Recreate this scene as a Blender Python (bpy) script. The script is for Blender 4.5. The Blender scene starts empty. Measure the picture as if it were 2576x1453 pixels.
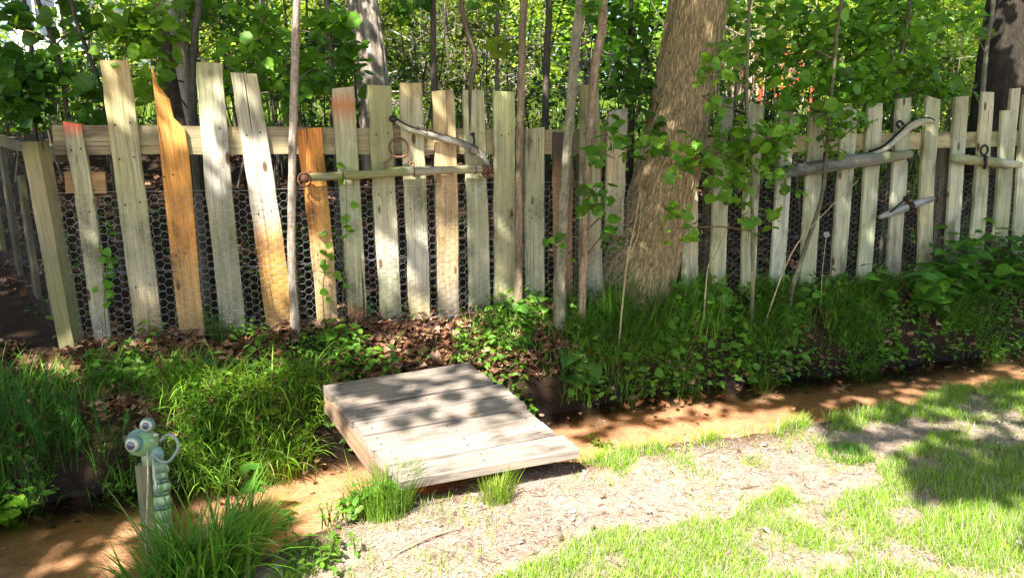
import bpy, math
import numpy as np
from mathutils import Vector, Matrix

C = bpy.context
scene = C.scene
col = scene.collection
rng = np.random.default_rng(11)

# ------------------------------------------------------------------ camera model
FPX, PITCH, EYE = 1946.0, math.radians(11.3), 1.0
CP, SP = math.cos(PITCH), math.sin(PITCH)
P0 = np.array([-1.82, 3.70]); FE = np.array([.945, .327]); FE /= np.linalg.norm(FE)
FN = np.array([FE[1], -FE[0]])                      # fence normal, towards the lawn
SUN = np.array([-.25, -.60, .76]); SUN /= np.linalg.norm(SUN)


def ray(x, y):
    u = (x - 1288) / FPX; v = (726.5 - y) / FPX
    return np.array([u, CP + v * SP, -SP + v * CP])


def on_z(x, y, z):
    d = ray(x, y); return np.array([0, 0, EYE]) + d * ((z - EYE) / d[2])


def on_q(x, y, q=0.0):
    """point where the sight line meets the upright plane q metres in front of the fence"""
    d = ray(x, y); t = (FN @ P0 + q) / (FN @ d[:2])
    return np.array([0, 0, EYE]) + d * t


def at_depth(x, y, t):
    return np.array([0, 0, EYE]) + ray(x, y) * t


def project(P):
    """world points (n,3) -> photo pixels, depth"""
    X = P[:, 0]; Y = P[:, 1]; Z = P[:, 2] - EYE
    dep = Y * CP - Z * SP; up = Y * SP + Z * CP
    dd = np.where(dep > .05, dep, .05)
    return 1288 + FPX * X / dd, 726.5 - FPX * up / dd, dep


def sq(x, y):
    return (x - P0[0]) * FE[0] + (y - P0[1]) * FE[1], (x - P0[0]) * FN[0] + (y - P0[1]) * FN[1]


def xy(s, q):
    return P0[0] + s * FE[0] + q * FN[0], P0[1] + s * FE[1] + q * FN[1]


# ------------------------------------------------------------------ noise
_perm = np.random.default_rng(3).random((256, 256))


def vnoise(x, y):
    x = np.asarray(x, float); y = np.asarray(y, float)
    xi = np.floor(x).astype(int); yi = np.floor(y).astype(int)
    fx = x - xi; fy = y - yi
    fx = fx * fx * (3 - 2 * fx); fy = fy * fy * (3 - 2 * fy)
    a = _perm[xi & 255, yi & 255]; b = _perm[(xi + 1) & 255, yi & 255]
    c = _perm[xi & 255, (yi + 1) & 255]; d = _perm[(xi + 1) & 255, (yi + 1) & 255]
    return (a * (1 - fx) + b * fx) * (1 - fy) + (c * (1 - fx) + d * fx) * fy


def fbm(x, y, n=3):
    t = 0; a = .5; s = 0
    for i in range(n):
        t = t + a * vnoise(np.asarray(x) * 2 ** i + 17 * i, np.asarray(y) * 2 ** i + 5 * i); s += a; a *= .5
    return t / s


def sstep(a, b, x):
    t = np.clip((x - a) / (b - a), 0, 1); return t * t * (3 - 2 * t)


# ------------------------------------------------------------------ terrain
WATER_Z = -.475
QF_S = [-9, -2, -.5, .3, .8, 1.0, 2.0, 3.0, 4.0, 5.5, 9, 14]
QF_Q = [1.3, .95, .74, .70, .58, .55, .40, .34, .36, .40, .5, .7]
QN_S = [-9, -2, -.5, .0, .5, .9, 1.4, 2.0, 3.0, 4.0, 5.0, 9, 14]
QN_Q = [2.5, 2.1, 1.75, 1.68, 1.52, 1.33, 1.20, 1.18, 1.20, 1.10, 1.12, 1.25, 1.4]


def edges(s):
    w = .05 * (vnoise(s * 3.1, 4.0) - .5) + .035 * (vnoise(s * 9.0, 9.0) - .5)
    w2 = .07 * (vnoise(s * 3.7, 14.0) - .5) + .05 * (vnoise(s * 10.0, 19.0) - .5)
    return np.interp(s, QF_S, QF_Q) + w, np.interp(s, QN_S, QN_Q) + w2


def height(x, y):
    x = np.asarray(x, float); y = np.asarray(y, float)
    s, q = sq(x, y); qf, qn = edges(s)
    d = -q
    back = np.interp(d, [0, .3, 1, 2, 3.2, 5, 10, 20, 40, 90], [0, .02, .2, .52, .88, 1.12, 1.45, 1.9, 3.4, 7])
    back = back + np.clip(d, 0, 1) * .10 * (fbm(x * .9, y * .9) - .5) + .02 * (vnoise(x * 7, y * 7) - .5)
    bank_top = -.17 - .03 * sstep(2, 4, s)
    bank = bank_top * np.clip(q / np.maximum(qf - .20, .05), 0, 1) + .035 * (fbm(x * 5, y * 5) - .5)
    z = np.where(q < 0, back, bank)
    z = z + sstep(qf - .20, qf + .06, q) * (-.545 - bank_top)
    bed = .02 * (fbm(x * 3 + 9, y * 3) - .5)
    lawn = -.36 + .03 * (fbm(x * 1.3, y * 1.3) - .5) + .012 * (vnoise(x * 9, y * 9) - .5)
    m = sstep(qn - .07, qn + .06, q)
    z = np.where(q > qf + .05, -.545 + bed, z)
    z = z * (1 - m) + lawn * m
    return z


def ground_hit(x, y, t0=1.5):
    d = ray(x, y); t = np.arange(t0, 40, .01)
    P = np.array([0, 0, EYE])[None] + t[:, None] * d[None]
    k = np.argmax(P[:, 2] < height(P[:, 0], P[:, 1]))
    return P[k]


def gz(x, y):
    return float(height(np.array([x]), np.array([y]))[0])


# ------------------------------------------------------------------ mesh helpers
def mesh_np(name, V, Fs, tint=None, smooth=True, mats=(), matidx=None):
    me = bpy.data.meshes.new(name)
    V = np.asarray(V, np.float32); Fs = [np.asarray(f, np.int32) for f in Fs if len(f)]
    me.vertices.add(len(V)); me.vertices.foreach_set('co', V.ravel())
    me.loops.add(int(sum(f.size for f in Fs))); me.polygons.add(int(sum(len(f) for f in Fs)))
    me.loops.foreach_set('vertex_index', np.concatenate([f.ravel() for f in Fs]))
    tot = np.concatenate([np.full(len(f), f.shape[1], np.int32) for f in Fs])
    me.polygons.foreach_set('loop_start', np.concatenate([[0], np.cumsum(tot)[:-1]]).astype(np.int32))
    me.polygons.foreach_set('use_smooth', np.full(len(tot), bool(smooth)))
    for m in mats: me.materials.append(m)
    if matidx is not None:
        me.polygons.foreach_set('material_index', np.asarray(matidx, np.int32))
    me.update(calc_edges=True)
    if tint is not None:
        t = np.ones((len(V), 4), np.float32); t[:, :3] = tint
        me.color_attributes.new('tint', 'FLOAT_COLOR', 'POINT').data.foreach_set('color', t.ravel())
    return me


class MB:
    """collects pieces into one mesh"""
    def __init__(self):
        self.V = []; self.F = {}; self.T = []; self.M = {}; self.n = 0

    def add(self, V, faces, tint=(1, 1, 1), mi=0):
        V = np.asarray(V, float).reshape(-1, 3)
        t = np.asarray(tint, float)
        self.T.append(np.broadcast_to(t, (len(V), 3)).copy())
        for f in faces:
            f = np.asarray(f, int)
            if f.ndim == 1: f = f[None]
            if len(f):
                self.F.setdefault(f.shape[1], []).append(f + self.n)
                self.M.setdefault(f.shape[1], []).append(np.full(len(f), mi))
        self.V.append(V); self.n += len(V)

    def mesh(self, name, mats, smooth=True):
        ks = sorted(self.F)
        return mesh_np(name, np.concatenate(self.V), [np.concatenate(self.F[k]) for k in ks], np.concatenate(self.T),
                       smooth, mats, np.concatenate([np.concatenate(self.M[k]) for k in ks]))


def link(name, me, parent=None, loc=None):
    o = bpy.data.objects.new(name, me); col.objects.link(o)
    if parent is not None:
        o.parent = parent
        o.matrix_parent_inverse = parent.matrix_basis.inverted()
    if loc is not None: o.location = loc
    return o


def tag(o, label=None, cat=None, group=None, kind=None):
    if label: o['label'] = label
    if cat: o['category'] = cat
    if group: o['group'] = group
    if kind: o['kind'] = kind
    return o


def empty(name, loc, label=None, cat=None, group=None, rz=0):
    o = bpy.data.objects.new(name, None); col.objects.link(o)
    o.location = Vector([float(c) for c in loc]); o.rotation_euler = (0, 0, rz); o.empty_display_size = .1
    return tag(o, label, cat, group)


def tube(mb, pts, rad, n=8, tint=(1, 1, 1), cap=True, mi=0, wob=0.0, seed=0):
    """tapered tube along pts (k,3), rad scalar or per point"""
    pts = np.asarray(pts, float); k = len(pts)
    rad = np.broadcast_to(np.asarray(rad, float), (k,))
    d = np.gradient(pts, axis=0); d /= np.linalg.norm(d, axis=1, keepdims=True) + 1e-9
    up = np.array([0, 0, 1.]) if abs(d[0, 2]) < .9 else np.array([0, 1., 0])
    a = np.cross(d[0], up); a /= np.linalg.norm(a)
    th = np.linspace(0, 2 * np.pi, n, endpoint=False)
    V = []
    r_ = np.random.default_rng(abs(int(seed)))
    ph = r_.random() * 6
    for i in range(k):
        a = a - d[i] * (a @ d[i]); a /= np.linalg.norm(a) + 1e-9
        b = np.cross(d[i], a)
        rr = rad[i] * (1 + wob * (np.sin(3 * th + ph + i * .35) * .5 + r_.normal(0, .5, n)))
        V.append(pts[i] + rr[:, None] * (np.cos(th)[:, None] * a + np.sin(th)[:, None] * b))
    V = np.concatenate(V)
    i = np.arange(k - 1)[:, None] * n; j = np.arange(n)[None]; j2 = (j + 1) % n
    F = np.stack([i + j, i + j2, i + n + j2, i + n + j], -1).reshape(-1, 4)
    faces = [F]
    if cap and n > 2:
        faces += [np.arange(n)[::-1], np.arange(n) + (k - 1) * n]
    mb.add(V, faces, tint if np.ndim(tint) < 2 else np.repeat(np.asarray(tint), n, 0), mi)


def smooth_path(P, m=8):
    """Catmull-Rom through P"""
    P = np.asarray(P, float)
    Q = np.vstack([2 * P[0] - P[1], P, 2 * P[-1] - P[-2]]); out = []
    for i in range(len(P) - 1):
        p0, p1, p2, p3 = Q[i:i + 4]
        for t in np.linspace(0, 1, m, endpoint=False):
            out.append(.5 * ((2 * p1) + (-p0 + p2) * t + (2 * p0 - 5 * p1 + 4 * p2 - p3) * t * t + (-p0 + 3 * p1 - 3 * p2 + p3) * t ** 3))
    out.append(P[-1]); return np.array(out)


def box(mb, c, size, R=None, tint=(1, 1, 1), mi=0):
    s = np.array(size) / 2
    V = np.array([[x, y, z] for x in (-1, 1) for y in (-1, 1) for z in (-1, 1)], float) * s
    if R is not None: V = V @ np.asarray(R).T
    F = np.array([[0, 1, 3, 2], [4, 6, 7, 5], [0, 4, 5, 1], [2, 3, 7, 6], [0, 2, 6, 4], [1, 5, 7, 3]])
    mb.add(V + np.asarray(c), [F], tint, mi)


def sphere(mb, c, r, n=20, m=12, tint=(1, 1, 1), mi=0, sc=(1, 1, 1)):
    th = np.linspace(0, np.pi, m + 1); ph = np.linspace(0, 2 * np.pi, n, endpoint=False)
    T, P_ = np.meshgrid(th, ph, indexing='ij')
    V = np.stack([np.sin(T) * np.cos(P_), np.sin(T) * np.sin(P_), np.cos(T)], -1).reshape(-1, 3) * r * np.array(sc)
    i = np.arange(m)[:, None] * n; j = np.arange(n)[None]; j2 = (j + 1) % n
    F = np.stack([i + j, i + n + j, i + n + j2, i + j2], -1).reshape(-1, 4)
    mb.add(V + np.asarray(c), [F], tint, mi)


def torus(mb, c, R, r, u, v, n=24, m=8, tint=(1, 1, 1), mi=0, a0=0, a1=2 * np.pi):
    """ring in the plane of unit vectors u, v"""
    c = np.asarray(c, float); u = np.asarray(u, float); v = np.asarray(v, float)
    closed = abs(a1 - a0 - 2 * np.pi) < 1e-6
    a = np.linspace(a0, a1, n + 1)
    pts = c + R * (np.cos(a)[:, None] * u + np.sin(a)[:, None] * v)
    tube(mb, pts, r, m, tint, not closed, mi)


# ------------------------------------------------------------------ leaves and blades
def leaf_template(kind):
    if kind == 'round':      # heart shaped, folded on its midrib
        V = [(0, 0, 0), (0, .36, -.02), (0, .72, -.03), (0, 1.05, -.10), (.33, .04, .05), (.50, .36, .07), (.33, .74, .03), (-.33, .04, .05), (-.50, .36, .07), (-.33, .74, .03)]
        F4 = [(0, 4, 5, 1), (1, 5, 6, 2), (0, 1, 8, 7), (1, 2, 9, 8)]; F3 = [(2, 6, 3), (2, 3, 9)]
    elif kind == 'oval':
        V = [(0, 0, 0), (0, .4, .02), (0, 1, -.12), (.2, .2, .05), (.24, .55, .05), (-.2, .2, .05), (-.24, .55, .05)]
        F4 = [(0, 3, 4, 1), (0, 1, 6, 5)]; F3 = [(1, 4, 2), (1, 2, 6)]
    elif kind == 'big':      # broad pointed, wavy
        V = [(0, 0, 0), (0, .25, .02), (0, .5, .02), (0, .78, -.04), (0, 1.1, -.16), (.3, .0, .06), (.4, .25, .09), (.36, .5, .05), (.2, .8, .02), (-.3, .0, .06), (-.4, .25, .07), (-.36, .5, .08), (-.2, .8, 0)]
        F4 = [(0, 5, 6, 1), (1, 6, 7, 2), (2, 7, 8, 3), (0, 1, 10, 9), (1, 2, 11, 10), (2, 3, 12, 11)]; F3 = [(3, 8, 4), (3, 4, 12)]
    elif kind == 'litter':   # lobed, curled dead leaf
        V = [(0, 0, 0), (0, .35, .06), (0, .7, .1), (0, 1, .0), (.16, .12, .1), (.36, .38, .24), (.14, .5, .10), (.33, .76, .22), (-.16, .12, .06), (-.36, .38, .16), (-.14, .5, .12), (-.33, .76, .26)]
        F4 = [(0, 4, 6, 1), (1, 6, 7, 2), (0, 1, 10, 8), (1, 2, 11, 10)]; F3 = [(4, 5, 6), (8, 10, 9), (2, 7, 3), (2, 3, 11)]
    else:                    # 'small': a bent rhombus
        V = [(0, 0, 0), (.32, .5, .08), (0, 1, -.05), (-.32, .5, .08)]
        F4 = []; F3 = [(0, 1, 2), (0, 2, 3)]
    return np.array(V, float), np.array(F4, int).reshape(-1, 4), np.array(F3, int).reshape(-1, 3)


TPL = {k: leaf_template(k) for k in ('round', 'oval', 'big', 'litter', 'small')}


def unit(a):
    return a / (np.linalg.norm(a, axis=-1, keepdims=True) + 1e-9)


def add_leaves(mb, P, D, N, size, tint, kind='round', mi=0):
    """leaf bases P, directions D, normals N"""
    tv, f4, f3 = TPL[kind]
    D = unit(np.asarray(D, float)); X = unit(np.cross(D, N)); N = np.cross(X, D)
    size = np.broadcast_to(np.asarray(size, float), (len(P),))[:, None, None]
    V = P[:, None] + size * (tv[None, :, 0:1] * X[:, None] + tv[None, :, 1:2] * D[:, None] + tv[None, :, 2:3] * N[:, None])
    k = len(tv); off = (np.arange(len(P)) * k)[:, None, None]
    fs = []
    if len(f4): fs.append((f4[None] + off).reshape(-1, 4))
    if len(f3): fs.append((f3[None] + off).reshape(-1, 3))
    t = np.broadcast_to(np.asarray(tint, float), (len(P), 3))
    mb.add(V.reshape(-1, 3), fs, np.repeat(t, k, 0), mi)


def add_blades(mb, B, L, W, az, th0, kap, tint, seg=4, mi=0):
    """grass blades: base, length, width, azimuth of lean, first tilt from upright, total bend"""
    n = len(B)
    if n >= 100 and seg >= 3 and np.ndim(tint) == 2:      # some blades are dead
        rd = np.random.default_rng(n); dd = rd.random(n) < .07; tint = np.array(tint); tint[dd] = np.array([.36, .29, .15]) * rd.uniform(.5, 1.2, (int(dd.sum()), 1))
    L = np.broadcast_to(L, (n,)); W = np.broadcast_to(W, (n,))
    h = np.stack([np.cos(az), np.sin(az), np.zeros(n)], -1); w = np.stack([-np.sin(az), np.cos(az), np.zeros(n)], -1)
    up = np.array([0, 0, 1.])
    P = B.astype(float).copy(); rows = []
    for i in range(seg + 1):
        t = i / seg
        ww = (W * (1 - t ** 1.7) * (.75 + .5 * min(t * 3, .5)))[:, None] * .5
        if i < seg:
            rows += [P - w * ww, P + w * ww]
        else:
            rows += [P.copy()]
        th = th0 + kap * (t + .5 / seg)
        P = P + (np.sin(th)[:, None] * h + np.cos(th)[:, None] * up) * (L / seg)[:, None]
    V = np.stack(rows, 1); k = V.shape[1]
    f4 = np.array([(2 * i, 2 * i + 1, 2 * i + 3, 2 * i + 2) for i in range(seg - 1)]).reshape(-1, 4); f3 = np.array([(2 * seg - 2, 2 * seg - 1, 2 * seg)])
    off = (np.arange(n) * k)[:, None, None]
    t = np.broadcast_to(np.asarray(tint, float), (n, 3))
    mb.add(V.reshape(-1, 3), [(f4[None] + off).reshape(-1, 4), (f3[None] + off).reshape(-1, 3)], np.repeat(t, k, 0), mi)


def greens(n, base, jit=.25, yellow=.3, r=None):
    r = r or rng
    b = np.asarray(base, float)[None] * (1 + jit * r.normal(0, 1, (n, 1))).clip(.35, 2)
    y = r.random((n, 1)) * yellow
    return (b * (1 + y * np.array([[1.0, .35, -.2]]))).clip(.004, .9)


# ------------------------------------------------------------------ materials
def new_mat(name):
    m = bpy.data.materials.new(name); m.use_nodes = True
    nt = m.node_tree; nt.nodes.clear()
    out = nt.nodes.new('ShaderNodeOutputMaterial')
    return m, nt, out


def N(nt, t, **kw):
    n = nt.nodes.new(t)
    for k, v in kw.items():
        if k in n.inputs.keys(): n.inputs[k].default_value = v
        else: setattr(n, k, v)
    return n


def mixc(nt, a, b, fac, mode='MIX'):
    n = nt.nodes.new('ShaderNodeMix'); n.data_type = 'RGBA'; n.blend_type = mode
    for sock, v in ((n.inputs[0], fac), (n.inputs[6], a), (n.inputs[7], b)):
        if hasattr(v, 'is_linked') or hasattr(v, 'links'): nt.links.new(v, sock)
        else: sock.default_value = v if not isinstance(v, tuple) else (v + (1,))[:4]
    return n.outputs[2]


def ramp(nt, fac, stops):
    r = nt.nodes.new('ShaderNodeValToRGB'); e = r.color_ramp.elements
    while len(e) < len(stops): e.new(.5)
    for el, (p, c) in zip(e, stops):
        el.position = p; el.color = (c, c, c, 1) if not isinstance(c, tuple) else c + (1,)
    nt.links.new(fac, r.inputs[0]); return r.outputs[0]


def attr(nt):
    a = nt.nodes.new('ShaderNodeAttribute'); a.attribute_name = 'tint'; return a.outputs['Color']


def coords(nt, scale=(1, 1, 1), rand=False):
    tc = nt.nodes.new('ShaderNodeTexCoord'); mp = nt.nodes.new('ShaderNodeMapping')
    mp.inputs['Scale'].default_value = scale
    nt.links.new(tc.outputs['Object'], mp.inputs['Vector'])
    if rand:
        oi = nt.nodes.new('ShaderNodeObjectInfo'); mu = N(nt, 'ShaderNodeMath', operation='MULTIPLY'); mu.inputs[1].default_value = 37.0
        nt.links.new(oi.outputs['Random'], mu.inputs[0])
        cx = nt.nodes.new('ShaderNodeCombineXYZ')
        for i in range(3): nt.links.new(mu.outputs[0], cx.inputs[i])
        nt.links.new(cx.outputs[0], mp.inputs['Location'])
    return mp.outputs[0]


def noise(nt, vec, scale, detail=4, rough=.6, dist=0):
    n = N(nt, 'ShaderNodeTexNoise', Scale=scale, Detail=detail, Roughness=rough, Distortion=dist)
    nt.links.new(vec, n.inputs['Vector']); return n.outputs['Fac']


def bump(nt, h, strength, dist):
    b = N(nt, 'ShaderNodeBump', Strength=strength, Distance=dist); nt.links.new(h, b.inputs['Height']); return b.outputs[0]


def leaf_mat(name, trans=.47, rough=.45, warm=(1.25, 1.15, .45), spec=.35):
    m, nt, out = new_mat(name)
    t = attr(nt)
    vec = coords(nt)
    v = ramp(nt, noise(nt, vec, 60, 2), [(.3, .8), (.7, 1.15)])
    c = mixc(nt, t, v, 1.0, 'MULTIPLY')
    p = N(nt, 'ShaderNodeBsdfPrincipled', Roughness=rough); p.inputs['Specular IOR Level'].default_value = spec
    nt.links.new(c, p.inputs['Base Color'])
    tr = N(nt, 'ShaderNodeBsdfTranslucent'); nt.links.new(mixc(nt, c, warm, 1.0, 'MULTIPLY'), tr.inputs['Color'])
    ms = N(nt, 'ShaderNodeMixShader'); ms.inputs[0].default_value = trans
    nt.links.new(p.outputs[0], ms.inputs[1]); nt.links.new(tr.outputs[0], ms.inputs[2]); nt.links.new(ms.outputs[0], out.inputs[0])
    return m


def wood_mat(name, axis='z', rough=.8, grain=1.0, moss=.5, spots=True):
    """weathered sawn timber: tint times long grain, cracks, blotches and green algae"""
    m, nt, out = new_mat(name)
    t = attr(nt)
    sc = {'z': (52, 52, 1.9), 'x': (1.9, 52, 52)}[axis]
    g = noise(nt, coords(nt, sc, True), 1.0, 6, .65, .6)
    fine = noise(nt, coords(nt, tuple(v * 4.5 for v in sc), True), 1.0, 4, .7, .2)
    blot = noise(nt, coords(nt, (6, 6, 3.2) if axis == 'z' else (3.2, 6, 6), True), 1.0, 4, .6)
    big = noise(nt, coords(nt, (2.2, 2.2, 1.4), True), 1.0, 3, .5)
    c = mixc(nt, t, ramp(nt, g, [(.30, .38), (.47, .92), (.70, 1.28)]), min(1.0, .78 * grain), 'MULTIPLY')
    c = mixc(nt, c, ramp(nt, fine, [(.32, .55), (.6, 1.12)]), .8 * grain, 'MULTIPLY')
    c = mixc(nt, c, ramp(nt, blot, [(.32, (.36, .34, .30)), (.48, (.95, .95, .95)), (.70, (1.25, 1.16, 1.02))]), .95, 'MULTIPLY')
    gm = N(nt, 'ShaderNodeMath', operation='MULTIPLY'); gm.inputs[1].default_value = moss
    nt.links.new(ramp(nt, big, [(.45, 0.0), (.68, 1.0)]), gm.inputs[0])
    c = mixc(nt, c, (.19, .20, .055), gm.outputs[0])
    crack = ramp(nt, noise(nt, coords(nt, tuple(v * (1.3 if v > 5 else .5) for v in sc), True), 1.0, 2, .5, 1.2), [(.27, 0.0), (.315, 1.0)])
    c = mixc(nt, (.035, .028, .02), c, crack)
    if spots:                # knots
        vo = N(nt, 'ShaderNodeTexVoronoi', Scale=1.0); vo.feature = 'F1'
        nt.links.new(coords(nt, (9, 9, 3.6) if axis == 'z' else (3.6, 9, 9), True), vo.inputs['Vector'])
        kn = ramp(nt, vo.outputs['Distance'], [(.0, 1.0), (.085, .9), (.13, 0.0)])
        c = mixc(nt, c, (.10, .055, .022), kn)
    p = N(nt, 'ShaderNodeBsdfPrincipled', Roughness=rough); p.inputs['Specular IOR Level'].default_value = .25
    nt.links.new(c, p.inputs['Base Color'])
    hh = mixc(nt, g, fine, .45); hh = mixc(nt, hh, crack, .7, 'MULTIPLY')
    nt.links.new(bump(nt, hh, .8, .004), p.inputs['Normal'])
    nt.links.new(p.outputs[0], out.inputs[0])
    return m


def bark_mat(name, sc=(30, 30, 5), strength=.9, dist=.012, contrast=(.35, 1.25), ridges=None):
    m, nt, out = new_mat(name)
    t = attr(nt)
    a = noise(nt, coords(nt, sc, True), 1.0, 6, .65, 1.0)
    b = noise(nt, coords(nt, (5, 5, 2.5), True), 1.0, 4, .6)
    c = mixc(nt, t, ramp(nt, a, [(.3, contrast[0]), (.5, .95), (.7, contrast[1])]), .9, 'MULTIPLY')
    c = mixc(nt, c, ramp(nt, b, [(.3, (.6, .62, .55)), (.6, (1.1, 1.05, 1))]), .75, 'MULTIPLY')
    h = a
    if ridges:
        v = coords(nt, ridges, True); nz = N(nt, 'ShaderNodeTexNoise', Scale=1.2, Detail=3.0); nt.links.new(v, nz.inputs['Vector'])
        ad = nt.nodes.new('ShaderNodeMix'); ad.data_type = 'VECTOR'; ad.inputs[0].default_value = .45; nt.links.new(v, ad.inputs[4]); nt.links.new(nz.outputs['Color'], ad.inputs[5])
        vo = N(nt, 'ShaderNodeTexVoronoi', Scale=1.8); vo.feature = 'DISTANCE_TO_EDGE'; nt.links.new(ad.outputs[1], vo.inputs['Vector'])
        r = ramp(nt, vo.outputs['Distance'], [(.0, .30), (.07, .85), (.35, 1.1)])
        c = mixc(nt, c, r, .45, 'MULTIPLY'); h = mixc(nt, r, a, .35)
    p = N(nt, 'ShaderNodeBsdfPrincipled', Roughness=.9); p.inputs['Specular IOR Level'].default_value = .15
    nt.links.new(c, p.inputs['Base Color']); nt.links.new(bump(nt, h, strength, dist), p.inputs['Normal'])
    nt.links.new(p.outputs[0], out.inputs[0]); return m


def plain_mat(name, rough=.6, metal=0.0, nscale=30, lo=.7, hi=1.15, spec=.4, bs=.3, bd=.002, trans=0.0, ior=1.45, coat=0.0):
    m, nt, out = new_mat(name)
    n = noise(nt, coords(nt), nscale, 4)
    c = mixc(nt, attr(nt), ramp(nt, n, [(.3, lo), (.7, hi)]), 1.0, 'MULTIPLY')
    p = N(nt, 'ShaderNodeBsdfPrincipled', Roughness=rough, Metallic=metal, IOR=ior); p.inputs['Specular IOR Level'].default_value = spec
    p.inputs['Transmission Weight'].default_value = trans; p.inputs['Coat Weight'].default_value = coat
    nt.links.new(c, p.inputs['Base Color']); nt.links.new(bump(nt, n, bs, bd), p.inputs['Normal'])
    nt.links.new(p.outputs[0], out.inputs[0]); return m


def ground_mat():
    m, nt, out = new_mat('ground')
    t = attr(nt); vec = coords(nt)
    a = noise(nt, vec, 14, 6, .7); b = noise(nt, vec, 95, 4, .7); d = noise(nt, vec, 2.2, 3, .5)
    c = mixc(nt, t, ramp(nt, a, [(.3, (.62, .58, .55)), (.55, (1, 1, 1)), (.75, (1.18, 1.16, 1.12))]), 1.0, 'MULTIPLY')
    c = mixc(nt, c, ramp(nt, b, [(.32, .6), (.6, 1.15)]), .8, 'MULTIPLY')
    c = mixc(nt, c, ramp(nt, d, [(.3, (.85, .82, .8)), (.7, (1.1, 1.08, 1.05))]), .8, 'MULTIPLY')
    p = N(nt, 'ShaderNodeBsdfPrincipled', Roughness=.95); p.inputs['Specular IOR Level'].default_value = .1
    nt.links.new(c, p.inputs['Base Color'])
    nt.links.new(bump(nt, mixc(nt, a, b, .5), .6, .015), p.inputs['Normal'])
    nt.links.new(p.outputs[0], out.inputs[0]); return m


def water_mat():
    m, nt, out = new_mat('stream_water')
    vec = coords(nt, (1, 1, 1))
    h = noise(nt, coords(nt, (1, 1.6, 1)), 13, 4, .6, 1.2)
    nrm = bump(nt, h, .16, .02)
    tr = N(nt, 'ShaderNodeBsdfTransparent'); tr.inputs[0].default_value = (.97, .93, .87, 1)
    gl = N(nt, 'ShaderNodeBsdfGlossy', Roughness=.05); gl.inputs[0].default_value = (.9, .95, 1, 1)
    nt.links.new(nrm, gl.inputs['Normal'])
    fr = N(nt, 'ShaderNodeFresnel', IOR=1.33); nt.links.new(nrm, fr.inputs['Normal'])
    ms = N(nt, 'ShaderNodeMixShader'); nt.links.new(fr.outputs[0], ms.inputs[0]); nt.links.new(tr.outputs[0], ms.inputs[1]); nt.links.new(gl.outputs[0], ms.inputs[2])
    nt.links.new(ms.outputs[0], out.inputs[0]); return m


M_PLANK = wood_mat('weathered_plank')
M_RAIL = wood_mat('weathered_rail', 'x')
M_DECK = wood_mat('deck_board', 'x', moss=.0, grain=.95)
M_BAR = wood_mat('old_grey_bar', 'x', moss=.75, grain=1.3, spots=False)
M_LEAF = leaf_mat('leaf_green')
M_LEAFB = leaf_mat('leaf_far', .46, .5)
M_GRASS = leaf_mat('grass_blade', .35, .5, (1.2, 1.15, .4), .25)
M_LITTER = leaf_mat('dead_leaf', .2, .7, (1.1, .9, .7), .2)
M_STRAW = leaf_mat('dry_straw', .15, .8, (1, .95, .85), .15)
M_BARK = bark_mat('furrowed_bark', (85, 85, 34), .8, .010, (.58, 1.2), (62, 62, 9))
M_TWIG = bark_mat('sapling_bark', (45, 45, 75), .5, .003, (.5, 1.3))
M_CEDAR = bark_mat('shaggy_bark', (30, 30, 2.2), 1.0, .03)
M_RUST = plain_mat('rusty_iron', .75, .35, 90, .5, 1.3, .4, .6, .002)
M_DARKIRON = plain_mat('dark_iron', .6, .6, 80, .6, 1.2)
M_WIRE = plain_mat('galvanised_wire', .42, .75, 40, .85, 1.1, .5, .1, .0005)
M_NAIL = plain_mat('nail_hole', .8, 0, 50)
M_GLASS = plain_mat('sea_green_glass', .32, 0, 14, .72, 1.1, .5, .15, .001, .18, 1.45, .1)
M_PAINT = plain_mat('matt_paint', .6, 0, 25, .9, 1.05)
M_EYE = plain_mat('glossy_paint', .12, 0, 20, .95, 1.03, .6, 0, 0, 0, 1.5, .6)
M_GROUND = ground_mat()
M_WATER = water_mat()
M_GRAVEL = plain_mat('pale_gravel', .95, 0, 60, .75, 1.1, .1, .5, .01)
M_SIDING = plain_mat('painted_siding', .6, 0, 6, .92, 1.05)


# ------------------------------------------------------------------ ground sheet, water, drive
def axis(lo, f0, f1, hi, step):
    a = np.arange(f0, f1 + 1e-6, step); left = []; x = f0; d = step
    while x > lo: d *= 1.16; x -= d; left.append(x)
    right = []; x = a[-1]; d = step
    while x < hi: d *= 1.16; x += d; right.append(x)
    return np.array(left[::-1] + list(a) + right)


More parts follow.
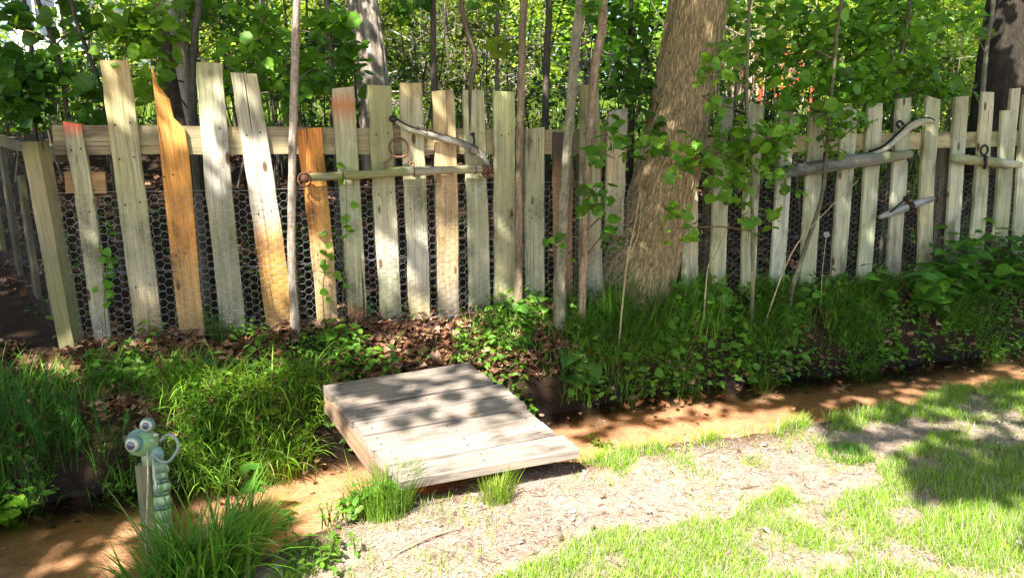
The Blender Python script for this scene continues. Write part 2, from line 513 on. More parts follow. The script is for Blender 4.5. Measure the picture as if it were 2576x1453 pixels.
def build_ground():
    X = axis(-90, -3.6, 5.8, 90, .03); Y = axis(-60, 1.7, 6.6, 110, .03)
    gx, gy = np.meshgrid(X, Y); z = height(gx, gy)
    V = np.stack([gx, gy, z], -1).reshape(-1, 3); w = len(X)
    i = np.arange(len(Y) - 1)[:, None] * w; j = np.arange(w - 1)[None]
    F = np.stack([i + j, i + j + 1, i + w + j + 1, i + w + j], -1).reshape(-1, 4)
    s, q = sq(V[:, 0], V[:, 1]); qf, qn = edges(s)
    sand = np.array([.64, .375, .225]); humus = np.array([.042, .026, .017]); straw = np.array([.355, .275, .215]); wet = np.array([.018, .013, .010])
    field = np.array([.10, .17, .03])
    T = np.broadcast_to(humus, V.shape).copy()

    def mix(T, c, m): return T * (1 - m[:, None]) + c * m[:, None]
    T = mix(T, field, sstep(4.5, 7, -q + 2 * (fbm(V[:, 0] * .5, V[:, 1] * .5) - .5)))
    T = mix(T, wet, sstep(qf - .10, qf - .02, q))
    T = mix(T, sand, sstep(qf + .02, qf + .10, q) * (.75 + .25 * fbm(V[:, 0] * 4, V[:, 1] * 4)))
    T = mix(T, np.array([.16, .10, .06]), sstep(qn - .04, qn + .03, q))
    T = mix(T, straw, sstep(qn + .05, qn + .22, q + .15 * (fbm(V[:, 0] * 3, V[:, 1] * 3) - .5)))
    o = link('ground', mesh_np('ground', V, [F], T, True, [M_GROUND])); tag(o, kind='structure')
    # water: a strip that follows the stream
    S = np.arange(-9, 12, .1); rows = []
    for s in S:
        qf, qn = edges(np.array([s]))
        for k in np.linspace(qf[0] - .03, qn[0] + .02, 7):
            a, b = xy(s, k); rows.append((a, b, WATER_Z))
    i = np.arange(len(S) - 1)[:, None] * 7; j = np.arange(6)[None]
    F = np.stack([i + j, i + j + 1, i + 7 + j + 1, i + 7 + j], -1).reshape(-1, 4)
    o = link('water', mesh_np('water', np.array(rows), [F], None, True, [M_WATER])); tag(o, kind='structure')
    # pale gravel drive beyond the thicket
    D = np.linspace(-20, 30, 80); rows = []
    for a in D:
        for k in np.linspace(0, 1, 8):
            x = a; y = 12.2 + .16 * a + 2.6 * k + .3 * math.sin(a * .4)
            rows.append((x, y, gz(x, y) + .012 + .02 * (1 - abs(2 * k - 1))))
    i = np.arange(len(D) - 1)[:, None] * 8; j = np.arange(7)[None]
    F = np.stack([i + j, i + j + 1, i + 8 + j + 1, i + 8 + j], -1).reshape(-1, 4)
    o = link('driveway', mesh_np('driveway', np.array(rows), [F], np.full((len(rows), 3), (.62, .58, .54)), True, [M_GRAVEL])); tag(o, kind='structure')


build_ground()

# ------------------------------------------------------------------ fence
PALE = (.385, .335, .215); OLIVE = (.315, .295, .165); GREY = (.27, .245, .19); ORANGE = (.50, .205, .035); HONEY = (.43, .28, .135); SILVER = (.42, .38, .31); BROWN = (.24, .13, .07)
GREENISH = (.33, .325, .205)


def plank(parent, tl, tr, bl, br, shade, thick=.022, q=0.0, outline=None, nails=(), label=None, name='picket', sink=.06, mat=None, bevel=.003):
    """a board whose front lies q in front of the fence plane; tl.. are the corners' sight lines;
    shade: [(fraction of the length, colour)]"""
    A = [on_q(*p, q) for p in (bl, br, tr, tl)]
    o3 = (A[0] + A[1]) / 2; top = (A[2] + A[3]) / 2
    n3 = np.array([FN[0], FN[1], 0]); zl = unit(top - o3); xl = unit(np.cross(zl, -n3)); xl = -xl if xl[0] < 0 else xl
    yl = np.cross(zl, xl)                                  # away from the camera
    loc = lambda p: np.array([(p - o3) @ xl, (p - o3) @ zl])
    if outline is None:
        b0, b1, t1, t0 = [loc(a) for a in A]
        L = max(t0[1], t1[1]); nseg = 14; rr = np.random.default_rng(int(abs(tl[0] * 7 + tl[1])))
        left = [b0 + (t0 - b0) * k / nseg + np.array([rr.normal(0, .0018), 0]) for k in range(nseg + 1)]
        right = [b1 + (t1 - b1) * k / nseg + np.array([rr.normal(0, .0012), 0]) for k in range(nseg + 1)]
        left[0] = left[0] - np.array([0, sink]); right[0] = right[0] - np.array([0, sink])
    else:
        lp = [loc(on_q(*p, q)) for p in outline[0]]; rp = [loc(on_q(*p, q)) for p in outline[1]]
        L = max(p[1] for p in lp + rp)
        lz = np.array([p[1] for p in lp]); lx = np.array([p[0] for p in lp]); rz = np.array([p[1] for p in rp]); rx = np.array([p[0] for p in rp])
        left, right = lp, rp
        left[0] = left[0] - np.array([0, sink]); right[0] = right[0] - np.array([0, sink])
    m = len(left); mb = MB()
    fr = []; bk = []; frb = []; 
    bv = bevel
    V = []
    for (a, b) in zip(left, right):
        V += [(a[0] + bv, 0, a[1]), (b[0] - bv, 0, b[1]), (b[0], bv, b[1]), (b[0], thick, b[1]), (a[0], thick, a[1]), (a[0], bv, a[1])]
    V = np.array(V); rr = np.random.default_rng(int(abs(tl[0] * 3 + bl[1] * 7)) + 1)
    if outline is None:
        u = V[:, 2] / L; bow = rr.normal(0, .004) ; tw = rr.normal(0, .05)
        V[:, 0] += bow * np.sin(u * np.pi * rr.uniform(.8, 2.2) + rr.random() * 3); V[:, 1] += rr.normal(0, .004) * np.sin(u * np.pi) + V[:, 0] * tw * (u - .4)
        top = u > .985; V[top, 2] += V[top, 0] * rr.normal(0, .10)
        for sgn in (-1, 1):
            if rr.random() < .4:
                kk = top & (np.sign(V[:, 0]) == sgn); V[kk, 0] *= rr.uniform(.80, .95); V[kk, 2] -= rr.uniform(0, .012)
    i = np.arange(m - 1)[:, None] * 6; j = np.arange(6)[None]; j2 = (j + 1) % 6
    F = np.stack([i + j, i + j2, i + 6 + j2, i + 6 + j], -1).reshape(-1, 4)
    zf = V[:, 2] / L; fr_ = [s[0] for s in shade]
    T = np.stack([np.interp(zf, fr_, [s[1][c] for s in shade]) for c in range(3)], -1)
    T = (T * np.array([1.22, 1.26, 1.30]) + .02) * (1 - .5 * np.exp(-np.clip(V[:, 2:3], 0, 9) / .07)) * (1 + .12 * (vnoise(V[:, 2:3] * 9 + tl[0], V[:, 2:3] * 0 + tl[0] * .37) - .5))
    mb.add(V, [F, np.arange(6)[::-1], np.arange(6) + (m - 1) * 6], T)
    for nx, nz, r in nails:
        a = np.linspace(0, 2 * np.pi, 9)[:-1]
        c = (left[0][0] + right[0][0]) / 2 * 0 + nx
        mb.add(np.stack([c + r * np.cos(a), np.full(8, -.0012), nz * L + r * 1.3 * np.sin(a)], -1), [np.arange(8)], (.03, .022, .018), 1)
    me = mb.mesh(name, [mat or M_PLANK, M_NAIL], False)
    ob = bpy.data.objects.new(name, me); col.objects.link(ob)
    Mx = Matrix(((xl[0], yl[0], zl[0], o3[0]), (xl[1], yl[1], zl[1], o3[1]), (xl[2], yl[2], zl[2], o3[2]), (0, 0, 0, 1)))
    ob.parent = parent; ob.matrix_parent_inverse = parent.matrix_basis.inverted(); ob.matrix_basis = Mx
    if label: ob['label'] = label
    return ob


def bar_between(parent, a, b, hgt, thick, tint, name, mat, label=None):
    """a sawn rail from a to b (world points), local x along it"""
    a = np.asarray(a, float); b = np.asarray(b, float); L = np.linalg.norm(b - a); x = (b - a) / L
    y = np.array([-x[1], x[0], 0]); y /= np.linalg.norm(y); z = np.cross(x, y)
    mb = MB(); n = 24; V = []
    rr = np.random.default_rng(5)
    for k in range(n + 1):
        w = rr.normal(0, .0015)
        c = .004
        for (yy, zz) in ((-1, -1), (1, -1), (1, 1), (-1, 1)):
            V.append((L * k / n, yy * thick / 2, zz * hgt / 2 + w))
    i = np.arange(n)[:, None] * 4; j = np.arange(4)[None]; j2 = (j + 1) % 4
    F = np.stack([i + j, i + j2, i + 4 + j2, i + 4 + j], -1).reshape(-1, 4)
    mb.add(V, [F, np.arange(4)[::-1], np.arange(4) + n * 4], tint)
    o = bpy.data.objects.new(name, mb.mesh(name, [mat], False)); col.objects.link(o)
    o.matrix_basis = Matrix(((x[0], y[0], z[0], a[0]), (x[1], y[1], z[1], a[1]), (x[2], y[2], z[2], a[2]), (0, 0, 0, 1)))
    if parent is not None:
        o.parent = parent; o.matrix_parent_inverse = parent.matrix_basis.inverted()
    if label: o['label'] = label
    return o


def chicken_wire(parent, s0, s1, z0, z1, q, seed, name='wire_mesh', path=None, tint=(.62, .63, .64)):
    """hexagonal netting, twisted sides level; with its three line wires"""
    r = np.random.default_rng(seed); mb = MB()
    px_, ph = .066, .039       # repeat along the fence, row height
    nx = int((s1 - s0) / px_) + 1; nz = int((z1 - z0) / ph)
    W = {}

    def pt(i, j, k):
        key = (i, j, k)
        if key not in W:
            off = .5 * px_ if j % 2 else 0
            s = s0 + i * px_ + off + k + r.normal(0, .0016)
            zz = z0 + j * ph * .5 + r.normal(0, .0016)
            qq = q + .013 * (vnoise(s * 3 + seed, zz * 5) - .3) + r.normal(0, .0007)
            zz += .018 * (vnoise(s * 1.7, seed + 2.) - .5)
            W[key] = np.array([*xy(s, qq), zz]) if path is None else np.array(path(s, qq, zz))
        return W[key]
    segs = []
    for j in range(2 * nz + 1):
        for i in range(nx):
            a = pt(i, j, 0); b = pt(i, j, .022)
            segs.append((a, b, .0008))
            if j < 2 * nz:
                odd = j % 2
                segs.append((pt(i, j, .022), pt(i + (1 if odd else 0), j + 1, 0), .0005))
                if i > 0 or odd: segs.append((pt(i, j, 0), pt(i - (0 if odd else 1), j + 1, .022), .0005))
    for zz in (z0, (z0 + z1) / 2 - .02, z1):
        prev = None
        for s in np.arange(s0, s1, .12):
            qq = q + .004; z_ = zz + .018 * (vnoise(s * 1.7, seed + 2.) - .5) + r.normal(0, .002)
            c = np.array([*xy(s, qq), z_]) if path is None else np.array(path(s, qq, z_))
            if prev is not None: segs.append((prev, c, .0008))
            prev = c
    A = np.array([s[0] for s in segs]); B = np.array([s[1] for s in segs]); R = np.array([s[2] for s in segs])[:, None]
    d = unit(B - A); u = unit(np.cross(d, np.array([.31, .2, .93]))); v = np.cross(d, u)
    V = np.stack([A + R * (math.cos(t) * u + math.sin(t) * v) for t in (0, 2.094, 4.189)] + [B + R * (math.cos(t) * u + math.sin(t) * v) for t in (0, 2.094, 4.189)], 1).reshape(-1, 3)
    off = (np.arange(len(A)) * 6)[:, None, None]
    F = (np.array([[0, 1, 4, 3], [1, 2, 5, 4], [2, 0, 3, 5]])[None] + off).reshape(-1, 4)
    mb.add(V, [F], tint)
    return link(name, mb.mesh(name, [M_WIRE], True), parent)


def nl(*zs, w=.032, r=.0042):
    out = []
    for z in zs: out += [(-w, z, r), (w, z + .006, r * .9)]
    return out


def build_fence_near():
    bx, by = xy(.2, 0)
    f = empty('picket_fence', (bx, by, 0), 'uneven weathered picket fence left of the leaning trunk, chicken wire across its lower half', 'fence', 'weathered picket fences along the stream')
    P = lambda *a, **k: plank(f, *a, **k)
    P((158, 309), (205, 309), (238, 858), (283, 858), [(0, GREY), (.3, PALE), (.85, OLIVE), (.945, OLIVE), (.955, (.62, .10, .05)), (1, (.66, .13, .07))], thick=.05, q=.0, nails=nl(.88, .6, w=.02), label='picket with its top end sprayed red')
    P((250, 150), (325, 150), (340, 852), (412, 852), [(0, HONEY), (.25, PALE), (.6, OLIVE), (1, (.36, .27, .12))], nails=nl(.78, .66, .5, .2), label='tallest wide picket')
    P((380, 165), (385, 165), (450, 832), (515, 832), [(0, HONEY), (.35, ORANGE), (1, (.52, .24, .05))], nails=nl(.6, .3, w=.02),
      outline=([(450, 832), (437, 720), (425, 600), (412, 480), (403, 390), (396, 310), (390, 260), (386, 225), (382, 195), (379, 166)],
               [(515, 832), (503, 720), (494, 600), (484, 480), (475, 385), (466, 326), (437, 296), (426, 248), (400, 232), (384, 168)]), label='broken orange picket with a splintered pointed top')
    P((488, 157), (557, 157), (552, 806), (616, 806), [(0, GREY), (.35, GREY), (.7, SILVER), (1, (.42, .38, .20))], nails=nl(.75, .6, w=.025))
    P((580, 181), (648, 181), (672, 818), (743, 800), [(0, (.36, .19, .08)), (.12, ORANGE), (.34, (.50, .23, .055)), (.46, SILVER), (.8, SILVER), (1, (.40, .35, .22))], nails=nl(.76, .45), label='picket grey above and orange towards its foot')
    P((748, 323), (812, 323), (797, 803), (850, 800), [(0, HONEY), (.3, HONEY), (.5, ORANGE), (1, (.55, .20, .035))], thick=.03, q=.004, nails=nl(.78, .35, w=.02), label='short bright orange picket')
    P((835, 218), (893, 218), (878, 832), (924, 832), [(0, (.50, .20, .06)), (.08, (.46, .22, .08)), (.12, OLIVE), (.7, GREENISH), (.84, GREENISH), (.885, (.34, .21, .11)), (.92, (.40, .13, .03)), (.95, (.33, .21, .10)), (.975, PALE), (1, PALE)], nails=nl(.74, .54), label='picket with a rust stain near its top and an orange foot')
    P((925, 215), (986, 215), (957, 803), (1010, 803), [(0, GREY), (.3, SILVER), (.6, OLIVE), (1, OLIVE)], nails=nl(.80, .55))
    P((1005, 208), (1064, 208), (1031, 824), (1083, 820), [(0, HONEY), (.25, SILVER), (.6, OLIVE), (.9, PALE), (1, (.44, .33, .14))], nails=nl(.82, .5))
    P((1087, 227), (1143, 227), (1105, 782), (1157, 778), [(0, GREY), (.2, (.42, .27, .15)), (.6, HONEY), (1, (.38, .29, .14))], q=.003, nails=nl(.8, .4), label='honey brown picket with coarse grain')
    P((1170, 227), (1223, 227), (1176, 762), (1229, 760), [(0, GREY), (.4, GREENISH), (.75, OLIVE), (1, OLIVE)], nails=nl(.8, .62))
    P((1243, 230), (1296, 230), (1245, 765), (1298, 765), [(0, PALE), (.5, OLIVE), (1, (.34, .36, .17))], nails=nl(.8, .45, w=.02))
    P((1322, 322), (1371, 322), (1322, 765), (1370, 762), [(0, GREENISH), (.6, GREENISH), (1, OLIVE)], nails=nl(.93, .5, w=.02))
    P((1392, 333), (1442, 335), (1395, 750), (1440, 748), [(0, BROWN), (.7, (.27, .15, .075)), (.78, BROWN), (.8, (.07, .045, .03)), (1, (.05, .035, .025))], label='dark brown picket with a blackened top', nails=nl(.6))
    P((1458, 213), (1507, 213), (1462, 750), (1518, 748), [(0, GREY), (.5, GREENISH), (1, (.26, .23, .10))], nails=nl(.78, .4))
    P((1500, 395), (1514, 395), (1504, 735), (1519, 735), [(0, GREY), (1, (.2, .18, .13))], q=-.03)
    P((1531, 275), (1580, 275), (1521, 592), (1567, 592), [(0, GREENISH), (.5, PALE), (1, GREY)], sink=.0, nails=nl(.7, .1, w=.02), label='short picket hanging clear of the ground beside the trunk')
    # corner post: square, turned so that its right side shows
    A = on_q(184, 882, .03); B = on_q(88, 356, .03)
    mb = MB(); ax = unit(B - A); R = np.array([[.80, -.60, 0], [.60, .80, 0], [0, 0, 1]]) @ np.eye(3)
    u = unit(np.cross(ax, np.array([.05, 1., 0]))); u = -u if u[0] < 0 else u; v = unit(np.cross(ax, u)); L = np.linalg.norm(B - A)
    V = []; T = []
    ks = np.linspace(-.06, 1, 18); rr = np.random.default_rng(2)
    for k in ks:
        for sx, sy in ((-1, -1), (1, -1), (1, 1), (-1, 1)):
            e = .93 if k == 1 else 1
            V.append((sx * .038 * e + rr.normal(0, .001), sy * .042 * e, k * L))
            c = np.array([np.interp(k, [0, .2, .45, .6, .8, .93, 1], w) for w in ([.17, .19, .20, .30, .40, .30, .06], [.155, .165, .19, .26, .30, .22, .055], [.10, .12, .14, .20, .21, .13, .04])])
            T.append(c)
    n = len(ks); i = np.arange(n - 1)[:, None] * 4; j = np.arange(4)[None]; j2 = (j + 1) % 4
    mb.add(V, [np.stack([i + j, i + j2, i + 4 + j2, i + 4 + j], -1).reshape(-1, 4), np.arange(4)[::-1], np.arange(4) + (n - 1) * 4], np.array(T))
    o = bpy.data.objects.new('post', mb.mesh('post', [M_PLANK], False)); col.objects.link(o)
    o.parent = f; o.matrix_parent_inverse = f.matrix_basis.inverted()
    o.matrix_basis = Matrix(((u[0], v[0], ax[0], A[0]), (u[1], v[1], ax[1], A[1]), (u[2], v[2], ax[2], A[2]), (0, 0, 0, 1)))
    o['label'] = 'square corner post with a mossy weathered top'
    for s_ in (1.05, 2.42):          # posts behind the boards carry the rail
        a = np.array([*xy(s_, -.10), 0])
        m2 = MB(); box(m2, (0, 0, .45), (.09, .09, 1.06), None, (.2, .17, .12)); pp = link('post', m2.mesh('post', [M_PLANK], False)); pp.parent = f; pp.matrix_parent_inverse = f.matrix_basis.inverted(); pp.matrix_basis = Matrix.Translation(Vector(a)) @ Matrix.Rotation(math.atan2(FE[1], FE[0]), 4, 'Z')
    bar_between(f, [*xy(-.30, -.045), .975], [*xy(2.55, -.045), .955], .135, .04, (.33, .27, .17), 'rail', M_RAIL)
    bar_between(f, [*xy(-.27, -.04), .78], [*xy(-.10, -.04), .775], .10, .05, (.36, .22, .10), 'rail_block', M_RAIL)
    chicken_wire(f, -.30, 2.62, .015, .735, .030, 3)
    return f


def build_fence_far():
    bx, by = xy(4.5, 0)
    f = empty('picket_fence', (bx, by, 0), 'straighter pale picket fence right of the leaning trunk, partly behind leafy saplings', 'fence', 'weathered picket fences along the stream')
    P = lambda *a, **k: plank(f, *a, **k)
    W = (.40, .40, .27); W2 = (.37, .35, .22); W3 = (.30, .27, .17)
    P((1722, 335), (1760, 335), (1716, 745), (1757, 745), [(0, GREENISH), (.6, PALE), (1, GREY)])
    P((1808, 245), (1845, 245), (1788, 745), (1826, 745), [(0, W2), (.5, W), (1, (.16, .15, .12))], nails=nl(.85))
    P((1884, 262), (1922, 262), (1864, 742), (1901, 742), [(0, W), (1, W2)], nails=nl(.85, .3))
    P((1965, 272), (2000, 272), (1935, 750), (1970, 750), [(0, W), (.4, (.45, .45, .33)), (1, W3)], nails=nl(.8))
    P((2039, 275), (2078, 275), (2012, 735), (2050, 735), [(0, W), (.5, W), (.9, W3), (1, (.45, .33, .2))], nails=nl(.8))
    P((2122, 266), (2160, 266), (2091, 722), (2126, 722), [(0, W3), (.2, W2), (1, W)], nails=nl(.78))
    P((2185, 258), (2223, 258), (2157, 722), (2191, 722), [(0, W), (.5, W), (1, W2)], nails=nl(.8))
    P((2259, 245), (2295, 245), (2231, 700), (2266, 700), [(0, GREY), (.2, W3), (.5, W), (1, W2)], nails=nl(.8))
    P((2330, 243), (2364, 243), (2307, 690), (2341, 690), [(0, OLIVE), (.5, OLIVE), (1, W)], nails=nl(.8))
    P((2404, 243), (2438, 243), (2380, 650), (2412, 650), [(0, W2), (.6, W), (1, W3)], nails=nl(.75))
    P((2473, 230), (2503, 230), (2440, 650), (2474, 650), [(0, W), (1, W2)], nails=nl(.9, .7))
    P((2522, 222), (2569, 222), (2497, 650), (2532, 650), [(0, W), (.6, W), (1, W2)], nails=nl(.7),
      outline=([(2497, 650), (2508, 500), (2516, 380), (2522, 279), (2541, 277), (2546, 223)], [(2532, 650), (2544, 500), (2553, 380), (2561, 300), (2563, 285), (2569, 221)]), label='split picket, its left half snapped off lower')
    P((2578, 240), (2612, 240), (2547, 640), (2580, 640), [(0, W), (1, W2)])
    P((2640, 240), (2674, 240), (2605, 630), (2640, 630), [(0, W), (1, W2)])
    bar_between(f, [*xy(3.15, -.045), .93], [*xy(6.6, -.045), .985], .105, .04, (.42, .36, .20), 'rail', M_RAIL)
    for s_ in (3.3, 5.15):
        a = np.array([*xy(s_, -.11), 0])
        m2 = MB(); box(m2, (0, 0, .45), (.09, .09, 1.1), None, (.2, .17, .12)); pp = link('post', m2.mesh('post', [M_PLANK], False)); pp.parent = f; pp.matrix_parent_inverse = f.matrix_basis.inverted(); pp.matrix_basis = Matrix.Translation(Vector(a)) @ Matrix.Rotation(math.atan2(FE[1], FE[0]), 4, 'Z')
    chicken_wire(f, 3.15, 6.6, .03, .72, -.028, 8, tint=(.42, .42, .42))
    return f


def build_fence_side():
    a = np.array([-2.12, 3.66]); b = np.array([-3.35, 4.95]); e = unit(b - a); L = np.linalg.norm(b - a)
    f = empty('wire_fence', (a[0], a[1], 0), 'dark shaded wire and board fence running back from the corner post at the left edge', 'fence')
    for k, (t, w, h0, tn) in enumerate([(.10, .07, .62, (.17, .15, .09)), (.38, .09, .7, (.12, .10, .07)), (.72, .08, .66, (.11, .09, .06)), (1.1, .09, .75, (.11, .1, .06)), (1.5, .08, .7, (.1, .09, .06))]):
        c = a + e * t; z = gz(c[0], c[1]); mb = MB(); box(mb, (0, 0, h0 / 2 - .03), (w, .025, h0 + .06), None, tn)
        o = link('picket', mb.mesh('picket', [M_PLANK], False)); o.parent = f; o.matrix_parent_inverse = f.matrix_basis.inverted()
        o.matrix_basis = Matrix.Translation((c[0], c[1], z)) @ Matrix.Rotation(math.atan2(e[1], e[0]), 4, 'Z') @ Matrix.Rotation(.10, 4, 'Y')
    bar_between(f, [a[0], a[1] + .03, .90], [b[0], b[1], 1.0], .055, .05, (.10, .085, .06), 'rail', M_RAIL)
    nn = np.array([e[1], -e[0]]); nn = -nn if nn[0] > 0 else nn

    def path(s, q, z):
        c = a + e * s - nn * 0.0 + np.array([-.03, -.03]); return (c[0], c[1], z + gz(c[0], c[1]) * .9)
    chicken_wire(f, 0, L, .0, .80, .03, 12, path=path, tint=(.16, .16, .15))  # wire colour darkened to put the shade of this side into it


build_fence_near(); build_fence_far(); build_fence_side()

# ------------------------------------------------------------------ footbridge
def build_bridge():
    h1, h2 = 1.14, 1.24
    fl = on_z(815, 966, EYE - h1); fr = on_z(1193, 906, EYE - h1); nlp = on_z(1008, 1214, EYE - h2); nr = on_z(1460, 1132, EYE - h2)
    c = (fl + fr + nlp + nr) / 4
    b = empty('footbridge', c, 'small sun bleached plank footbridge across the sandy stream', 'footbridge')
    n = 7; rr = np.random.default_rng(6)
    tints = [(.26, .215, .18), (.29, .24, .20), (.28, .23, .195), (.315, .26, .22), (.295, .245, .205), (.34, .285, .245), (.315, .265, .22)]
    th = .036
    for k in range(n):
        t0 = (k + .05) / n; t1 = (k + 1 - .045 - .02 * rr.random()) / n
        e0 = rr.normal(0, .004); e1 = rr.normal(0, .016) if k < n - 1 else 0
        wl = lambda t: fl + (nlp - fl) * t
        wr = lambda t: fr + (nr - fr) * t
        a, d = wl(t0), wl(t1); bb, cc = wr(t0), wr(t1)
        x = unit(bb - a); z = unit(np.cross(x, d - a)); z = z if z[2] > 0 else -z; y = np.cross(z, x)
        o = a; lift = rr.normal(0, .003)
        loc = lambda p: np.array([(p - o) @ x, (p - o) @ y])
        q4 = [loc(p) for p in (a - x * e0, bb + x * e1, cc + x * e1, d - x * e0)]
        mb = MB(); m = 12; V = []
        bv = .004
        for i in range(m + 1):
            u = i / m
            p0 = q4[0] + (q4[1] - q4[0]) * u; p1 = q4[3] + (q4[2] - q4[3]) * u
            g = rr.normal(0, .0009); s_ = 1 if p0[1] > p1[1] else -1
            V += [(p0[0], p0[1] - s_ * bv, lift + g), (p0[0], p0[1], lift - bv), (p0[0], p0[1], -th), (p1[0], p1[1], -th), (p1[0], p1[1], lift - bv), (p1[0], p1[1] + s_ * bv, lift + g)]
        i = np.arange(m)[:, None] * 6; j = np.arange(6)[None]; j2 = (j + 1) % 6
        mb.add(V, [np.stack([i + j, i + j2, i + 6 + j2, i + 6 + j], -1).reshape(-1, 4), np.arange(6)[::-1], np.arange(6) + m * 6], tints[k])
        W = np.linalg.norm(q4[1] - q4[0]); D = np.linalg.norm(q4[3] - q4[0]); sg = np.sign(q4[3][1])
        for nx in (.05, .46 * W + .02, W - .06):
            for ny in (.28, .72):
                aa = np.linspace(0, 2 * np.pi, 9)[:-1]
                mb.add(np.stack([nx + rr.normal(0, .006) + .0045 * np.cos(aa), sg * D * ny + .0045 * np.sin(aa), np.full(8, lift + .0012)], -1), [np.arange(8)], (.07, .06, .055), 1)
        ob = bpy.data.objects.new('board', mb.mesh('board', [M_DECK, M_NAIL], False)); col.objects.link(ob)
        ob.parent = b; ob.matrix_parent_inverse = b.matrix_basis.inverted()
        ob.matrix_basis = Matrix(((x[0], y[0], z[0], o[0]), (x[1], y[1], z[1], o[1]), (x[2], y[2], z[2], o[2]), (0, 0, 0, 1)))
    for (p, q_, ins) in ((fl, nlp, .012), (fr, nr, -.05), ((fl + fr) / 2, (nlp + nr) / 2, 0)):
        side = unit(fr - fl) * ins
        dz = np.array([0, 0, -.036 - .047])
        e = unit(q_ - p)
        bar_between(b, p + side + dz + e * .01, q_ + side + dz - e * .16, .09, .035, (.30, .20, .13), 'stringer', M_DECK)
    # sleepers on the two banks
    for (p, q_, k) in ((fl, fr, .06), (nlp, nr, -.10)):
        pass


build_bridge()

# ------------------------------------------------------------------ old harness wood hung on the fence
def wood_path(parent, name, pts, rad, tint, mat=M_BAR, flat=1.0, seed=0, n=12):
    """a worn wooden pole along world points; the object's x axis follows it"""
    P = smooth_path(pts, 10); o3 = P[0]; x = unit(P[-1] - P[0]); y = unit(np.cross([0, 0, 1.], x)); z = np.cross(x, y)
    R = np.stack([x, y, z], 1); Lc = (P - o3) @ R
    if np.ndim(rad): rad = np.interp(np.linspace(0, 1, len(P)), np.linspace(0, 1, len(rad)), rad)
    mb = MB(); tube(mb, Lc, rad * (1 + .12 * (vnoise(np.arange(len(Lc)) * .37, seed + .5) - .5)), n, tint, True, 0, .11, seed)
    o = bpy.data.objects.new(name, mb.mesh(name, [mat], True)); col.objects.link(o)
    o.matrix_basis = Matrix(((x[0], y[0], z[0], o3[0]), (x[1], y[1], z[1], o3[1]), (x[2], y[2], z[2], o3[2]), (0, 0, 0, 1)))
    if parent is not None:
        o.parent = parent; o.matrix_parent_inverse = parent.matrix_basis.inverted()
    return o


E3 = np.array([FE[0], FE[1], 0]); N3 = np.array([FN[0], FN[1], 0]); Z3 = np.array([0, 0, 1.])
RUST = (.17, .075, .045); IRON = (.05, .04, .036)


def iron(parent, name, build, tint=RUST, mat=None, label=None):
    mb = MB(); build(mb); o = link(name, mb.mesh(name, [mat or M_RUST], True), parent)
    if label: o['label'] = label
    return o


